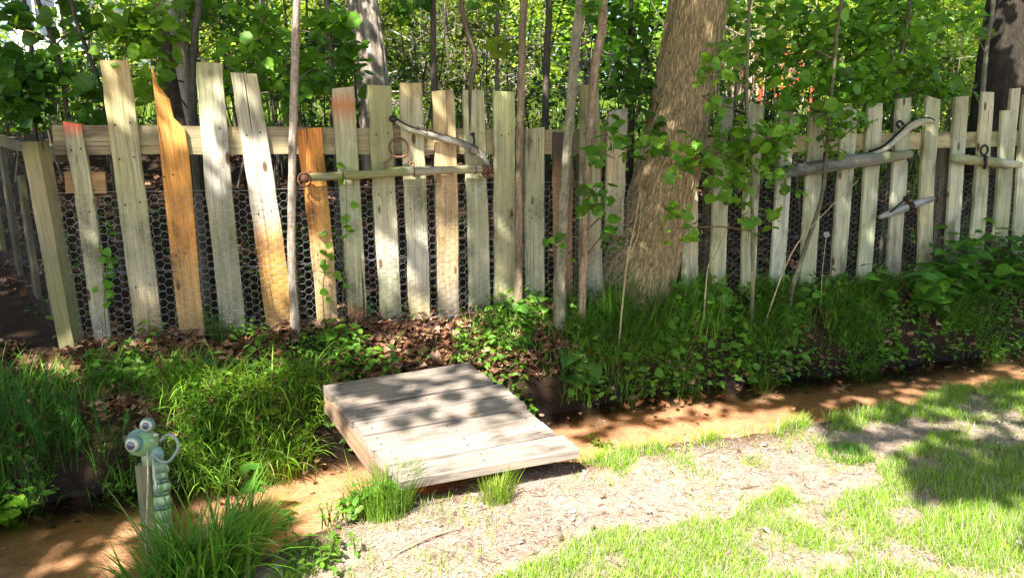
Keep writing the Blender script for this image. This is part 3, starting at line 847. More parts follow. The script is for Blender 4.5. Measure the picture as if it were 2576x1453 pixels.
def build_harness():
    # long whippletree
    q = .055
    a = on_q(770, 447, q); b = on_q(1222, 427, q)
    t = empty('whippletree', a, 'long weathered wooden whippletree bar with a rusty ring at each end, hung across seven pickets', 'whippletree')
    wood_path(t, 'bar', [a, on_q(900, 440, q), on_q(1010, 432, q), on_q(1120, 428, q), b], [.019, .021, .024, .022, .020], (.36, .32, .25), seed=4)
    for tx, ty in ((862, 443), (1040, 432), (1195, 427)): iron(t, 'wire_tie', lambda m, c=on_q(tx, ty, q): torus(m, c, .026, .0022, Z3, N3, 16, 5, IRON), mat=M_DARKIRON)
    iron(t, 'end_cap', lambda m: sphere(m, on_q(768, 446, q), .026, 14, 10, RUST, 0, (1, .9, 1.1)))
    iron(t, 'end_cap', lambda m: tube(m, [on_q(1212, 427, q), on_q(1228, 427, q)], [.028, .028], 12, RUST))
    iron(t, 'ring', lambda m: torus(m, on_q(766, 452, q + .02), .034, .0045, unit(E3 + .5 * N3), Z3, 24, 6, RUST))
    iron(t, 'ring', lambda m: torus(m, on_q(1224, 433, q + .01), .030, .0048, unit(.55 * E3 + N3), Z3, 24, 6, RUST))
    # curved hame above it
    q = .05
    path = [on_q(x, y, q) for x, y in ((992, 303), (1030, 326), (1090, 342), (1150, 358), (1195, 378), (1222, 405), (1234, 428))]
    t = empty('hame', path[0], 'curved wooden harness hame edged with dark iron, slanting above the long bar', 'harness hame')
    wood_path(t, 'blade', path, [.008, .014, .018, .019, .019, .016, .008], (.36, .33, .27), seed=8)
    iron(t, 'strap', lambda m: tube(m, smooth_path([p + Z3 * .016 + N3 * .004 for p in path]), .0055, 6, IRON), mat=M_DARKIRON)
    iron(t, 'ball_end', lambda m: sphere(m, on_q(989, 299, q), .021, 14, 10, IRON, 0, (1.1, .9, .9)), mat=M_DARKIRON)
    iron(t, 'ring', lambda m: torus(m, on_q(1192, 378, q + .03), .024, .0035, E3, Z3, 20, 6, IRON), mat=M_DARKIRON)
    iron(t, 'staple', lambda m: (tube(m, [on_q(1190, 338, q + .02), on_q(1193, 352, q + .025), on_q(1192, 368, q + .03)], .007, 8, IRON), sphere(m, on_q(1190, 338, q + .015), .011, 10, 8, IRON)), mat=M_DARKIRON)
    iron(t, 'link', lambda m: torus(m, on_q(1060, 323, q + .02), .024, .003, unit(E3 - .35 * Z3), unit(N3 + .5 * Z3), 20, 6, (.2, .18, .16)))
    # iron ring with two hooks
    q = .03
    c = on_q(1003, 372, q)
    t = empty('hook_ring', c, 'rusty iron ring with two curled hooks, resting on the long bar', 'iron ring')
    iron(t, 'ring', lambda m: torus(m, c, .049, .0055, E3, Z3, 30, 8, RUST))
    iron(t, 'yoke', lambda m: tube(m, smooth_path([on_q(986, 388, q + .006), on_q(990, 393, q + .008), on_q(1003, 395, q + .01), on_q(1018, 393, q + .008), on_q(1022, 388, q + .006)]), .0075, 8, (.26, .14, .09)))
    for sx in (-1, 1):
        iron(t, 'hook', lambda m: (tube(m, [on_q(1003 + sx * 15, 392, q + .006), on_q(1003 + sx * 26, 405, q + .008), on_q(1003 + sx * 33, 413, q + .01)], .006, 8, (.22, .115, .075)),
                                   torus(m, on_q(1003 + sx * 33, 413, q + .012), .0115, .0042, E3, Z3, 14, 6, (.25, .14, .09))))
    # right section
    q = .06
    a = on_q(1945, 437, q); b = on_q(2290, 388, q)
    t = empty('pole', a, 'thick grey wooden pole hung aslant on the far pickets, below the curved hame', 'wooden pole')
    wood_path(t, 'shaft', [a, on_q(2030, 425, q), on_q(2120, 410, q), on_q(2200, 400, q), b], [.034, .042, .046, .044, .026], (.21, .21, .17), seed=21)
    iron(t, 'hook', lambda m: (torus(m, on_q(2292, 396, q), .028, .006, unit(E3 + .3 * N3), Z3, 18, 6, IRON)), mat=M_DARKIRON)
    path = [on_q(x, y, q) for x, y in ((2190, 388), (2225, 375), (2260, 345), (2290, 318), (2318, 306), (2340, 305), (2352, 311))]
    t = empty('hame', path[0], 'curved pale hame with a black iron edge, rising over the thick grey pole', 'harness hame')
    wood_path(t, 'blade', path, [.008, .018, .022, .028, .024, .014, .006], (.40, .40, .31), seed=9)
    iron(t, 'strap', lambda m: tube(m, smooth_path([p + Z3 * .018 - E3 * .012 for p in path]), .009, 6, (.02, .02, .02)), mat=M_DARKIRON)
    iron(t, 'hook', lambda m: tube(m, smooth_path([on_q(2263, 322, q + .02), on_q(2256, 312, q + .03), on_q(2264, 305, q + .03), on_q(2274, 314, q + .03)]), .008, 6, (.03, .03, .03)), mat=M_DARKIRON)
    a = on_q(2212, 547, q); b = on_q(2347, 500, q)
    t = empty('stick', a, 'short silvery stick bound with a dark leather band, hung low on the far pickets', 'wooden stick')
    wood_path(t, 'shaft', [a, on_q(2250, 533, q), on_q(2300, 515, q), b], [.014, .025, .024, .018], (.40, .40, .38), seed=31)
    iron(t, 'band', lambda m: (tube(m, [on_q(2282, 522, q + .002), on_q(2294, 518, q + .002)], .031, 12, (.035, .028, .024)), sphere(m, on_q(2279, 500, q + .01), .02, 10, 8, (.03, .025, .02))), mat=M_DARKIRON)
    iron(t, 'cord', lambda m: tube(m, [on_q(2240, 533, q + .03), on_q(2275, 503, q + .03)], .006, 6, (.03, .026, .022)), mat=M_DARKIRON)
    a = on_q(2394, 399, q); b = on_q(2567, 415, q)
    t = empty('singletree', a, 'pale rounded bar with a dark iron ring at its middle, near the right edge', 'singletree')
    wood_path(t, 'bar', [a, on_q(2440, 402, q), on_q(2490, 408, q), on_q(2530, 412, q), b], [.026, .033, .036, .032, .022], (.42, .42, .27), seed=41)
    iron(t, 'ring', lambda m: (torus(m, on_q(2476, 378, q + .035), .032, .008, E3, Z3, 20, 8, IRON), tube(m, [on_q(2480, 392, q + .04), on_q(2480, 412, q + .05), on_q(2476, 424, q + .035)], .011, 8, IRON)), mat=M_DARKIRON)
    a = on_q(1758, 382, .05); b = on_q(1832, 372, .05)
    t = empty('hame', a, 'grey wooden hame tip poking out from behind the leaning trunk under green leaves', 'harness hame')
    wood_path(t, 'blade', [a, on_q(1790, 380, .05), b], [.006, .022, .026], (.30, .29, .22), seed=51)
    iron(t, 'hook', lambda m: torus(m, on_q(1757, 398, .05), .03, .006, unit(E3 * .4 + N3), Z3, 18, 6, (.02, .02, .02)), mat=M_DARKIRON)


build_harness()

# ------------------------------------------------------------------ tree trunks
def trunk_mesh(name, path, rad, tint, mat, nth=64, nz=110, furrow=.012, kth=9, kz=3.0, flare=.0, seed=0, foot=None):
    """a trunk along path with bark furrows in its surface"""
    P = smooth_path(path, 12); L = np.concatenate([[0], np.cumsum(np.linalg.norm(np.diff(P, axis=0), axis=1))])
    u = np.linspace(0, L[-1], nz); Pc = np.stack([np.interp(u, L, P[:, c]) for c in range(3)], 1)
    R = np.interp(u / L[-1], np.linspace(0, 1, len(rad)), rad)
    d = np.gradient(Pc, axis=0); d = unit(d)
    a = unit(np.cross(d, np.array([0, -1., 0]))); b = np.cross(d, a)
    th = np.linspace(0, 2 * np.pi, nth, endpoint=False)
    TH, U = np.meshgrid(th, u)
    cx, sy = np.cos(TH) * kth, np.sin(TH) * kth
    tw = U * .5
    f = np.abs(fbm(cx * 1.0 + seed + tw, sy + U * kz) - .5) * 2
    f2 = fbm(cx * 2.6 + seed, sy * 2.6 + U * kz * 1.5, 2)
    low = fbm(np.cos(TH) * 1.2 + seed, np.sin(TH) * 1.2 + U * .8) - .5
    rr = R[:, None] * (1 + .16 * low) + furrow * (np.clip(f * 2.2, 0, 1) + .5 * f2 - 1)
    if flare:
        rr = rr * (1 + flare * np.exp(-U / .16) * (1 + .35 * np.sin(TH * 5 + seed)))
    V = Pc[:, None] + rr[..., None] * (np.cos(TH)[..., None] * a[:, None] + np.sin(TH)[..., None] * b[:, None])
    i = np.arange(nz - 1)[:, None] * nth; j = np.arange(nth)[None]; j2 = (j + 1) % nth
    F = np.stack([i + j, i + j2, i + nth + j2, i + nth + j], -1).reshape(-1, 4)
    T = np.asarray(tint)[None] * (.55 + .6 * np.clip(f * 2.2, 0, 1)).reshape(-1, 1)
    if foot is not None:  # shade painted into the bark colour below the given height
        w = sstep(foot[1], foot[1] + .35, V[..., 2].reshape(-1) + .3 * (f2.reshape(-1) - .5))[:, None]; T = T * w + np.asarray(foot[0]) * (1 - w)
    return mesh_np(name, V.reshape(-1, 3), [F], T, True, [mat])


def crown_points(c, r, n, clumps, spread, r_, shell=.55):
    k = r_.normal(0, 1, (clumps, 3)); k = unit(k) * (shell + (1 - shell) * r_.random((clumps, 1))) ** 1
    k = k * np.array(r)
    w = r_.gamma(1.2, 1, clumps); idx = r_.choice(clumps, n, p=w / w.sum())
    return np.asarray(c) + k[idx] + r_.normal(0, 1, (n, 3)) * spread * np.array([1, 1, .7])


def leaf_dirs(n, r_, droop=.25, up=1.0):
    a = r_.random(n) * 2 * np.pi
    D = np.stack([np.cos(a), np.sin(a), r_.normal(-droop, .35, n)], 1)
    Nn = r_.normal(0, .55, (n, 3)) + np.array([0, -.25, up])
    return D, Nn


LEAFY = (.11, .27, .025)
DARKL = (.06, .165, .02)
YELL = (.27, .42, .05)


def big_tree():
    q = -.17
    P = [on_q(x, y, q) for x, y in ((1575, 800), (1584, 760), (1597, 720), (1616, 660), (1650, 540), (1683, 410), (1708, 280), (1730, 150), (1756, 0), (1785, -160), (1830, -420))]
    top = P[-1]
    P += [top + np.array([.10, .1, .9]), top + np.array([.15, .25, 1.9])]
    t = empty('leaning_tree', (P[1][0], P[1][1], P[1][2]), 'thick leaning tree trunk with finely furrowed brown bark, standing between the two fence sections', 'tree')
    rad = [.25, .23, .212, .196, .176, .178, .172, .170, .168, .160, .15, .12, .08]
    link('trunk', trunk_mesh('trunk', P, rad, (.42, .325, .185), M_BARK, 300, 640, .008, 24, 20.0, .12, 3), t)
    r_ = np.random.default_rng(50); mb = MB(); lv = MB()
    for k in range(9):
        a = r_.random() * 6.28; s = P[-2] if k % 2 else P[-3]
        e = s + np.array([math.cos(a) * 1.8, math.sin(a) * 1.4 + .6, 1.0 + r_.random()])
        tube(mb, smooth_path([s, (s + e) / 2 + r_.normal(0, .15, 3), e], 6), np.linspace(.06, .015, 13), 7, (.24, .18, .11), seed=k)
        pts = crown_points(e, (.8, .8, .5), 420, 14, .13, r_); D, Nn = leaf_dirs(420, r_)
        add_leaves(lv, pts, D, Nn, .085 * (1 + .2 * r_.normal(0, 1, 420)).clip(.5, 1.5), greens(420, LEAFY, r=r_), 'round')
    link('limbs', mb.mesh('limbs', [M_BARK]), t); link('crown', lv.mesh('crown', [M_LEAF], False), t)


def simple_tree(name, pts, rad, tint, mat, label, crown=None, cat='tree', group=None, furrow=.004, nth=24, kth=4, kz=6, nz=80, kind_part='trunk', leaf=M_LEAF, flare=0.0):
    t = empty(name, pts[0], label, cat, group)
    link(kind_part, trunk_mesh(kind_part, pts, rad, tint, mat, nth, nz, furrow, kth, kz, flare, abs(hash(name + label)) % 50 if False else len(label)), t)
    if crown is not None: link('crown', crown.mesh('crown', [leaf], False), t)
    return t


def sap_path(px, q, up=2.2, drift=(0, 0)):
    """px: (x, y) pixels from top to base on the plane q; continued down to the ground and up out of the frame"""
    P = [on_q(x, y, q) for x, y in px][::-1]
    b = P[0]; g = gz(b[0], b[1]) - .04
    if b[2] > g: P = [np.array([b[0], b[1], g])] + P
    d = unit(P[-1] - P[-2]); d = unit(d + np.array([0, 0, .8]))
    e = P[-1] + d * up * .5 + np.array([drift[0] * .4, drift[1] * .4, 0]); P += [e, e + d * up * .5 + np.array([drift[0], drift[1], 0])]
    return P


def spray(mb_leaf, parent, blobs, anchor, size, tint, r_, kind='round', mi=0):
    """leafy twigs: for every blob (px, py, rx, ry, q, n) grow twigs out of the anchor stem and hang leaves along them"""
    A = np.asarray(anchor)
    for (px, py, rx, ry, q, n) in blobs:
        mb_twig = MB(); ntw = max(2, n // 9); c0 = on_q(px, py, q)
        k = np.argmin(np.linalg.norm(A - (c0 + np.array([0, 0, -.15])), axis=1)); root = A[k]
        hub = on_q(px, py + ry * .3, q)
        tube(mb_twig, smooth_path([root, (root + hub) / 2 + r_.normal(0, .04, 3) + np.array([0, 0, .05]), hub], 5), np.linspace(.006, .003, 11), 5, (.17, .13, .07), seed=n)
        m = n // ntw + 1
        for w in range(ntw):
            rr = math.sqrt(r_.random()); a = r_.random() * 6.283
            e = on_q(px + rx * 1.2 * rr * math.cos(a), py + ry * 1.2 * rr * math.sin(a), q + r_.normal(0, .16))
            st = hub + (e - hub) * r_.uniform(.0, .45)
            path = smooth_path([st, (st + e) / 2 + r_.normal(0, .02, 3) + np.array([0, 0, .03]), e], 4)
            if w % 2 == 0: tube(mb_twig, path, np.linspace(.0028, .0012, len(path)), 4, (.14, .15, .05), seed=w)
            tt = r_.uniform(.25, 1.05, m)
            P = np.stack([np.interp(tt, np.linspace(0, 1, len(path)), path[:, c]) for c in range(3)], 1) + r_.normal(0, .035, (m, 3))
            D, Nn = leaf_dirs(m, r_, .35, .75)
            add_leaves(mb_leaf, P, D, Nn, size * (1 + .38 * r_.normal(0, 1, m)).clip(.35, 1.7), greens(m, tint, .22, .45, r_), kind, mi)
        link('branch', mb_twig.mesh('branch', [M_TWIG]), parent)


def saplings():
    r_ = np.random.default_rng(77)
    pale = (.52, .46, .40); grey = (.19, .175, .145); dark = (.10, .09, .07); tan = (.34, .27, .17); mott = (.29, .27, .19)
    G = 'young trees along the picket fence'
    S = [
        # name, label, path px, q, radii px (base..top), tint, blobs, size, leaf tint
        ('birch_tree', 'pale barked birch trunk leaning beside the broken orange picket', [(432, -10), (450, 120), (468, 220), (487, 320), (500, 420)], -.75, (17, 16, 14), pale, [(330, 50, 90, 70, -.45, 130), (380, 130, 60, 60, -.35, 60), (300, 100, 60, 60, -.5, 60), (400, 200, 50, 50, -.25, 30)], .052, (.15, .32, .03)),
        ('young_tree', 'thin grey stem right behind the birch trunk', [(458, 0), (470, 100), (480, 300)], -.55, (8, 7, 6), grey, [(520, 20, 60, 50, -.6, 60)], .06, LEAFY),
        ('young_tree', 'grey stem rising behind the tall grey picket beside the birch', [(499, 0), (491, 60), (487, 160), (490, 330)], -.50, (10, 9, 8), (.15, .14, .12), [(640, 90, 80, 80, -.45, 110), (650, 190, 60, 50, -.35, 60), (580, 140, 50, 50, -.4, 40), (700, 230, 60, 50, -.5, 50)], .050, (.12, .29, .026)),
        ('young_tree', 'slender sapling with a silvery peeling foot, in front of the rail beside the orange picket', [(747, -10), (742, 150), (737, 330), (734, 500), (733, 640), (741, 795)], .045, (11, 10, 10, 8.5), (.40, .33, .27), [(800, 160, 70, 90, -.5, 70)], .06, LEAFY),
        ('young_tree', 'dark straight sapling behind the pickets above the curved hame', [(1088, 0), (1090, 120), (1093, 240), (1093, 330)], -.50, (9, 8, 8), dark, [(1040, 20, 70, 40, -.5, 40)], .065, DARKL),
        ('young_tree', 'bent brown sapling with a kink above the pickets, right of the dark straight one', [(1160, 0), (1172, 70), (1196, 150), (1186, 205), (1190, 320)], -.52, (8, 8, 6), (.23, .18, .13), [(1190, 60, 50, 50, -.6, 20)], .05, LEAFY),
        ('young_tree', 'brown sapling in front of the rail, just right of the whippletree end', [(1320, -10), (1313, 150), (1309, 330), (1306, 560), (1305, 775)], .05, (10, 10, 9, 8.5), (.27, .21, .14), [(1290, -30, 70, 50, -.1, 30)], .06, LEAFY),
        ('young_tree', 'thick mottled sapling in front of the dark brown picket', [(1462, -10), (1447, 120), (1432, 330), (1421, 480), (1413, 640), (1408, 790)], .12, (15, 13, 12, 12, 13), mott, [(1500, -40, 90, 60, .0, 40)], .06, LEAFY),
        ('young_tree', 'slightly curved reddish sapling in front of the tall picket near the leaning trunk', [(1515, -10), (1500, 150), (1485, 330), (1474, 520), (1464, 770)], .12, (10, 11, 11, 12, 12), (.33, .25, .17), [(1545, 380, 55, 60, .22, 45), (1520, 520, 50, 70, .27, 40), (1555, 590, 35, 30, .25, 12), (1400, 610, 50, 25, .3, 8)], .050, (.07, .20, .018)),
        ('young_tree', 'dark stem between the two thick saplings, behind the fence', [(1381, 0), (1377, 100), (1373, 240), (1372, 330)], -.7, (9, 9, 8), dark, [], .06, LEAFY),
        ('young_tree', 'slim dark stem left of the brown sapling, behind the whippletree pickets', [(1252, 0), (1250, 120), (1250, 300)], -.8, (6, 6, 5), (.2, .17, .14), [(1270, 120, 40, 40, -.8, 18)], .055, YELL),
        ('young_tree', 'leaning dark stem in the thicket at the far left edge', [(95, 0), (118, 60), (150, 160), (175, 330)], -.9, (7, 6, 5), dark, [(40, 190, 90, 80, -.9, 200), (120, 150, 60, 50, -.9, 40), (150, 40, 90, 60, -.9, 60), (50, 60, 70, 50, -1.0, 55)], .06, DARKL),
        ('young_tree', 'slanting dark stem left of the tallest picket', [(180, 0), (202, 80), (245, 200), (272, 310)], -.75, (7, 6, 5), dark, [(230, 250, 60, 50, -.6, 50)], .06, DARKL),
        ('young_tree', 'thin dark stem rising through the shade near the left edge', [(60, 0), (78, 100), (86, 300)], -1.1, (6, 5, 5), dark, [(60, 260, 80, 60, -1.0, 120)], .06, DARKL),
        ('young_tree', 'thin stem behind the grey picket pair left of the slender sapling', [(662, 0), (652, 120), (656, 320)], -1.0, (5, 5, 4), grey, [(600, 240, 60, 50, -.9, 40)], .06, LEAFY),
        ('young_tree', 'thin leaning stem between the slender sapling and the shaggy trunk', [(822, 0), (836, 150), (842, 320)], -.9, (6, 6, 5), grey, [(850, 90, 70, 70, -.9, 90), (800, 220, 60, 50, -.8, 50), (870, 170, 60, 60, -.9, 60)], .06, (.11, .28, .028)),
        ('young_tree', 'dark forked stem close to the left side of the leaning trunk', [(1588, 0), (1584, 180), (1588, 330)], -.35, (7, 7, 6), (.07, .065, .05), [(1575, 150, 60, 110, -.3, 110), (1600, 250, 55, 70, -.2, 70), (1560, 60, 60, 60, -.4, 50), (1630, 330, 50, 50, .0, 30)], .050, DARKL),
        ('young_tree', 'leafy sapling whose branches hang over the right side of the leaning trunk', [(1885, -10), (1880, 150), (1880, 300), (1890, 420), (1893, 740)], .18, (5, 4.5, 4), (.20, .20, .12), [(1840, 140, 60, 45, .3, 40), (1770, 230, 50, 50, .38, 26), (1690, 400, 60, 55, .45, 42), (1700, 560, 70, 50, .45, 30), (1860, 400, 125, 80, .3, 130), (1950, 335, 160, 80, .25, 170), (1880, 510, 130, 75, .3, 80)], .050, (.12, .29, .028)),
        ('young_tree', 'broad leafy sapling in front of the far pickets, its crown filling the upper right', [(2120, -10), (2100, 150), (2085, 300), (2070, 480), (2020, 640), (1990, 740)], .12, (6, 5, 4), (.18, .17, .11), [(1990, 90, 180, 130, -.1, 480), (2130, 120, 150, 140, -.2, 480), (2080, 320, 120, 60, .2, 80), (2030, 240, 150, 70, .05, 160)], .050, (.11, .28, .028)),
        ('young_tree', 'leafy sapling beside the dark trunk at the upper right', [(2290, -10), (2270, 120), (2250, 280), (2240, 380)], -.25, (6, 5, 4), (.15, .14, .10), [(2260, 120, 140, 120, -.3, 380), (2330, 200, 90, 60, -.3, 130), (2200, 240, 100, 60, -.1, 190), (2350, 60, 100, 80, -.4, 150), (2230, 20, 140, 70, -.3, 190)], .050, (.11, .28, .028)),
        ('young_tree', 'thin pale stem just left of the dark trunk at the right edge', [(2500, -10), (2482, 120), (2470, 260), (2466, 350)], -.6, (6, 6, 5), (.2, .2, .15), [(2430, 80, 60, 60, -.6, 50), (2410, 230, 60, 40, -.3, 40)], .06, LEAFY),
    ]
    for name, label, px, q, rp, tint, blobs, size, lt in S:
        P = sap_path(px, q, 1.6 + r_.random(), (r_.normal(0, .15), r_.normal(.1, .15)))
        dep = P[1][1] * CP - (P[1][2] - EYE) * SP
        rad = [r * dep / FPX for r in rp] + [rp[-1] * dep / FPX * .75, rp[-1] * dep / FPX * .45]
        t = empty(name, P[0], label, 'tree', G)
        mat = M_TWIG
        link('trunk', trunk_mesh('trunk', P, rad, tint, mat, 18, 110, .0022, 3, 14, .15, r_.random() * 40, ((.07, .058, .045), .75) if name == 'birch_tree' else None), t)  # birch: dark lower bark stands in for the shade behind the fence
        lv = MB(); tw = MB()
        if blobs: spray(lv, t, blobs, smooth_path(P, 8), size, lt, r_)
        top = P[-1]; m = 90                         # crown above the frame
        pts = crown_points(top, (.6, .6, .45), m, 8, .12, r_); D, Nn = leaf_dirs(m, r_)
        add_leaves(lv, pts, D, Nn, size * 1.1, greens(m, lt, r=r_), 'round')
        for k in range(4):
            e = top + r_.normal(0, .3, 3); tube(tw, [P[-2] + (top - P[-2]) * .4, e], [.006, .003], 5, tint)
        link('crown', lv.mesh('crown', [M_LEAF], False), t); link('twigs', tw.mesh('twigs', [M_TWIG]), t)
    # bare shoots in front of the fence
    for label, px, q, r0 in [('pair of thin tan shoots leaning against the left side of the big trunk', [(1612, 470), (1598, 560), (1575, 680), (1556, 765)], .26, .006),
                             ('thin slanting shoot crossing the far pickets beside the dandelion clock', [(2160, 452), (2080, 530), (1990, 640), (1915, 732)], .2, .005),
                             ('thin forked shoot between the first two far pickets', [(1835, 560), (1800, 640), (1780, 680), (1772, 760)], .16, .005)]:
        P = [on_q(x, y, q) for x, y in px][::-1]; P[0][2] = gz(P[0][0], P[0][1]) - .02
        t = empty('bare_shoot', P[0], label, 'shoot', 'bare shoots by the fence')
        mb = MB(); tube(mb, smooth_path(P, 6), np.linspace(r0, r0 * .45, 6 * (len(P) - 1) + 1), 6, (.42, .36, .22), seed=3)
        link('stem', mb.mesh('stem', [M_TWIG]), t)
        m2 = MB(); k = P[1] + (P[2] - P[1]) * .3; tube(m2, smooth_path([k, k + np.array([.05, 0, .13]), k + np.array([.06, 0, .34])], 4), np.linspace(r0 * .7, r0 * .3, 9), 5, (.42, .36, .22))
        link('side_stem', m2.mesh('side_stem', [M_TWIG]), t)


def far_trunks():
    r_ = np.random.default_rng(5)
    # shaggy trunk, mid distance
    P = [at_depth(x, y, 6.6) for x, y in ((950, 330), (938, 200), (925, 80), (912, -20), (900, -160), (890, -420))]
    P[0][2] = gz(P[0][0], P[0][1]) - .05
    P += [P[-1] + np.array([0, .2, 1.5])]
    cr = MB(); pts = crown_points(P[-1] + [0, 0, .3], (1.6, 1.4, .9), 2600, 40, .18, r_); D, Nn = leaf_dirs(2600, r_); add_leaves(cr, pts, D, Nn, .08, greens(2600, DARKL, r=r_), 'oval')
    simple_tree('cedar_tree', P, [.15, .135, .13, .125, .12, .10, .05], (.42, .36, .30), M_CEDAR, 'tree with a shaggy pale grey trunk behind the rust stained picket', cr, furrow=.03, nth=60, kth=4, kz=1.2, nz=120)
    # dark trunk at the right edge
    P = [at_depth(x, y, 6.9) for x, y in ((2500, 420), (2515, 300), (2535, 150), (2556, 0), (2580, -200), (2600, -450))]
    P[0][2] = gz(P[0][0], P[0][1]) - .05
    P += [P[-1] + np.array([.1, .2, 1.6])]
    cr = MB(); pts = crown_points(P[-1] + [-.2, -.5, -.2], (2.4, 2.2, 1.1), 6500, 60, .2, r_); D, Nn = leaf_dirs(6500, r_); add_leaves(cr, pts, D, Nn, .085, greens(6500, LEAFY, r=r_), 'round')
    simple_tree('dark_tree', P, [.30, .25, .235, .23, .22, .2, .1], (.05, .042, .032), M_BARK, 'broad dark tree trunk at the right edge behind the far pickets', cr, furrow=.02, nth=60, kth=7, kz=3, nz=120, flare=.2)
    # dark trunk behind the birch
    P = [at_depth(x, y, 5.6) for x, y in ((455, 420), (440, 250), (425, 120), (405, 0), (395, -200))]
    P[0][2] = gz(P[0][0], P[0][1]) - .05
    P += [P[-1] + np.array([-.1, .2, 1.2])]
    cr = MB(); pts = crown_points(P[-1], (1.1, 1.1, .6), 1200, 20, .16, r_); D, Nn = leaf_dirs(1200, r_); add_leaves(cr, pts, D, Nn, .075, greens(1200, LEAFY, r=r_), 'round')
    simple_tree('dark_tree', P, [.08, .07, .065, .06, .05, .02], (.07, .055, .042), M_BARK, 'narrow blackish trunk just left of the pale birch', cr, furrow=.006, nth=30, kth=4, kz=4)


def thicket():
    """shrubs of thin stems between the fence and the clearing"""
    r_ = np.random.default_rng(21); G = 'shrubs in the thicket behind the fence'
    L = [(30, 260, 5.6, 1.0, 1.0, 420, DARKL, 'dark leafy shrub at the far left of the thicket'),
         (150, 200, 6.6, 1.0, .7, 200, (.06, .15, .02), 'loose shrub in front of the grassy bank at the left'),
         (330, 180, 6.2, .9, 1.7, 360, (.075, .17, .02), 'leafy shrub behind the tallest picket'),
         (560, 120, 6.4, .9, 1.7, 420, (.05, .13, .02), 'shrub behind the tall grey picket'),
         (690, 200, 6.0, .8, 1.5, 330, (.06, .15, .02), 'shrub behind the slender peeling sapling'),
         (800, 90, 6.9, 1.0, 1.9, 520, (.045, .12, .018), 'dense dark shrub left of the shaggy trunk'),
         (1010, 150, 7.4, .9, 1.6, 330, (.08, .15, .02), 'thin shrub of bare stems right of the shaggy trunk'),
         (1140, 120, 7.8, .9, 1.7, 330, (.10, .16, .03), 'bare twiggy shrub above the curved hame'),
         (1270, 170, 7.0, .8, 1.5, 330, (.10, .16, .02), 'twiggy shrub behind the brown sapling'),
         (1400, 260, 6.3, .7, 1.1, 240, (.035, .10, .016), 'low dark shrub behind the thick mottled sapling'),
         (1560, 240, 6.6, .8, 1.3, 200, (.04, .11, .016), 'low shrub in the gap left of the leaning trunk'),
         (1800, 260, 6.9, .9, 1.2, 230, (.05, .13, .02), 'low shrub right of the leaning trunk'),
         (1960, 260, 6.8, .9, 1.3, 420, (.045, .12, .018), 'shrub behind the leafy right hand saplings'),
         (2150, 240, 7.2, 1.0, 1.4, 480, (.045, .125, .018), 'wide shrub behind the far pickets'),
         (2330, 200, 7.6, 1.0, 1.6, 420, (.06, .15, .02), 'leafy shrub left of the dark edge trunk')]
    for px, py, t, w, h, n, tint, label in L:
        b = at_depth(px, 337, t); b[2] = gz(b[0], b[1])
        e = empty('shrub', b, label, 'shrub', G); st = MB(); lv = MB()
        bare = n == 330
        for k in range(14):
            a = r_.random() * 6.28; s = b + np.array([math.cos(a), math.sin(a), 0]) * w * .5 * math.sqrt(r_.random()); s[2] = gz(s[0], s[1]) - .03
            hh = h * r_.uniform(.7, 1.25)
            tip = s + np.array([r_.normal(0, .16), r_.normal(0, .16), hh])
            tube(st, smooth_path([s, (s + tip) / 2 + r_.normal(0, .05, 3), tip], 5), np.linspace(r_.uniform(.006, .012), .003, 11), 5, np.array((.12, .10, .08)) * r_.uniform(.3, 1.9), seed=k)
            for _ in range(3 if bare else 2):
                u = r_.uniform(.3, .95); c = s + (tip - s) * u; e2 = c + np.array([r_.normal(0, .22), r_.normal(0, .22), r_.uniform(.0, .25)])
                tube(st, smooth_path([c, (c + e2) / 2 + r_.normal(0, .03, 3), e2], 3), np.linspace(.0045, .0018, 7), 4, np.array((.24, .21, .17)) * r_.uniform(.5, 1.6), seed=k)
        m = int(n * 2.6)
        pts = crown_points(b + [0, 0, h * .55], (w * .6, w * .6, h * .5), m, 26, .09, r_, .3); D, Nn = leaf_dirs(m, r_)
        add_leaves(lv, pts, D, Nn, .058 * (1 + .25 * r_.normal(0, 1, m)).clip(.5, 1.6), greens(m, tint, .3, .5, r_), 'oval')
        link('stems', st.mesh('stems', [M_TWIG]), e); link('foliage', lv.mesh('foliage', [M_LEAF], False), e)


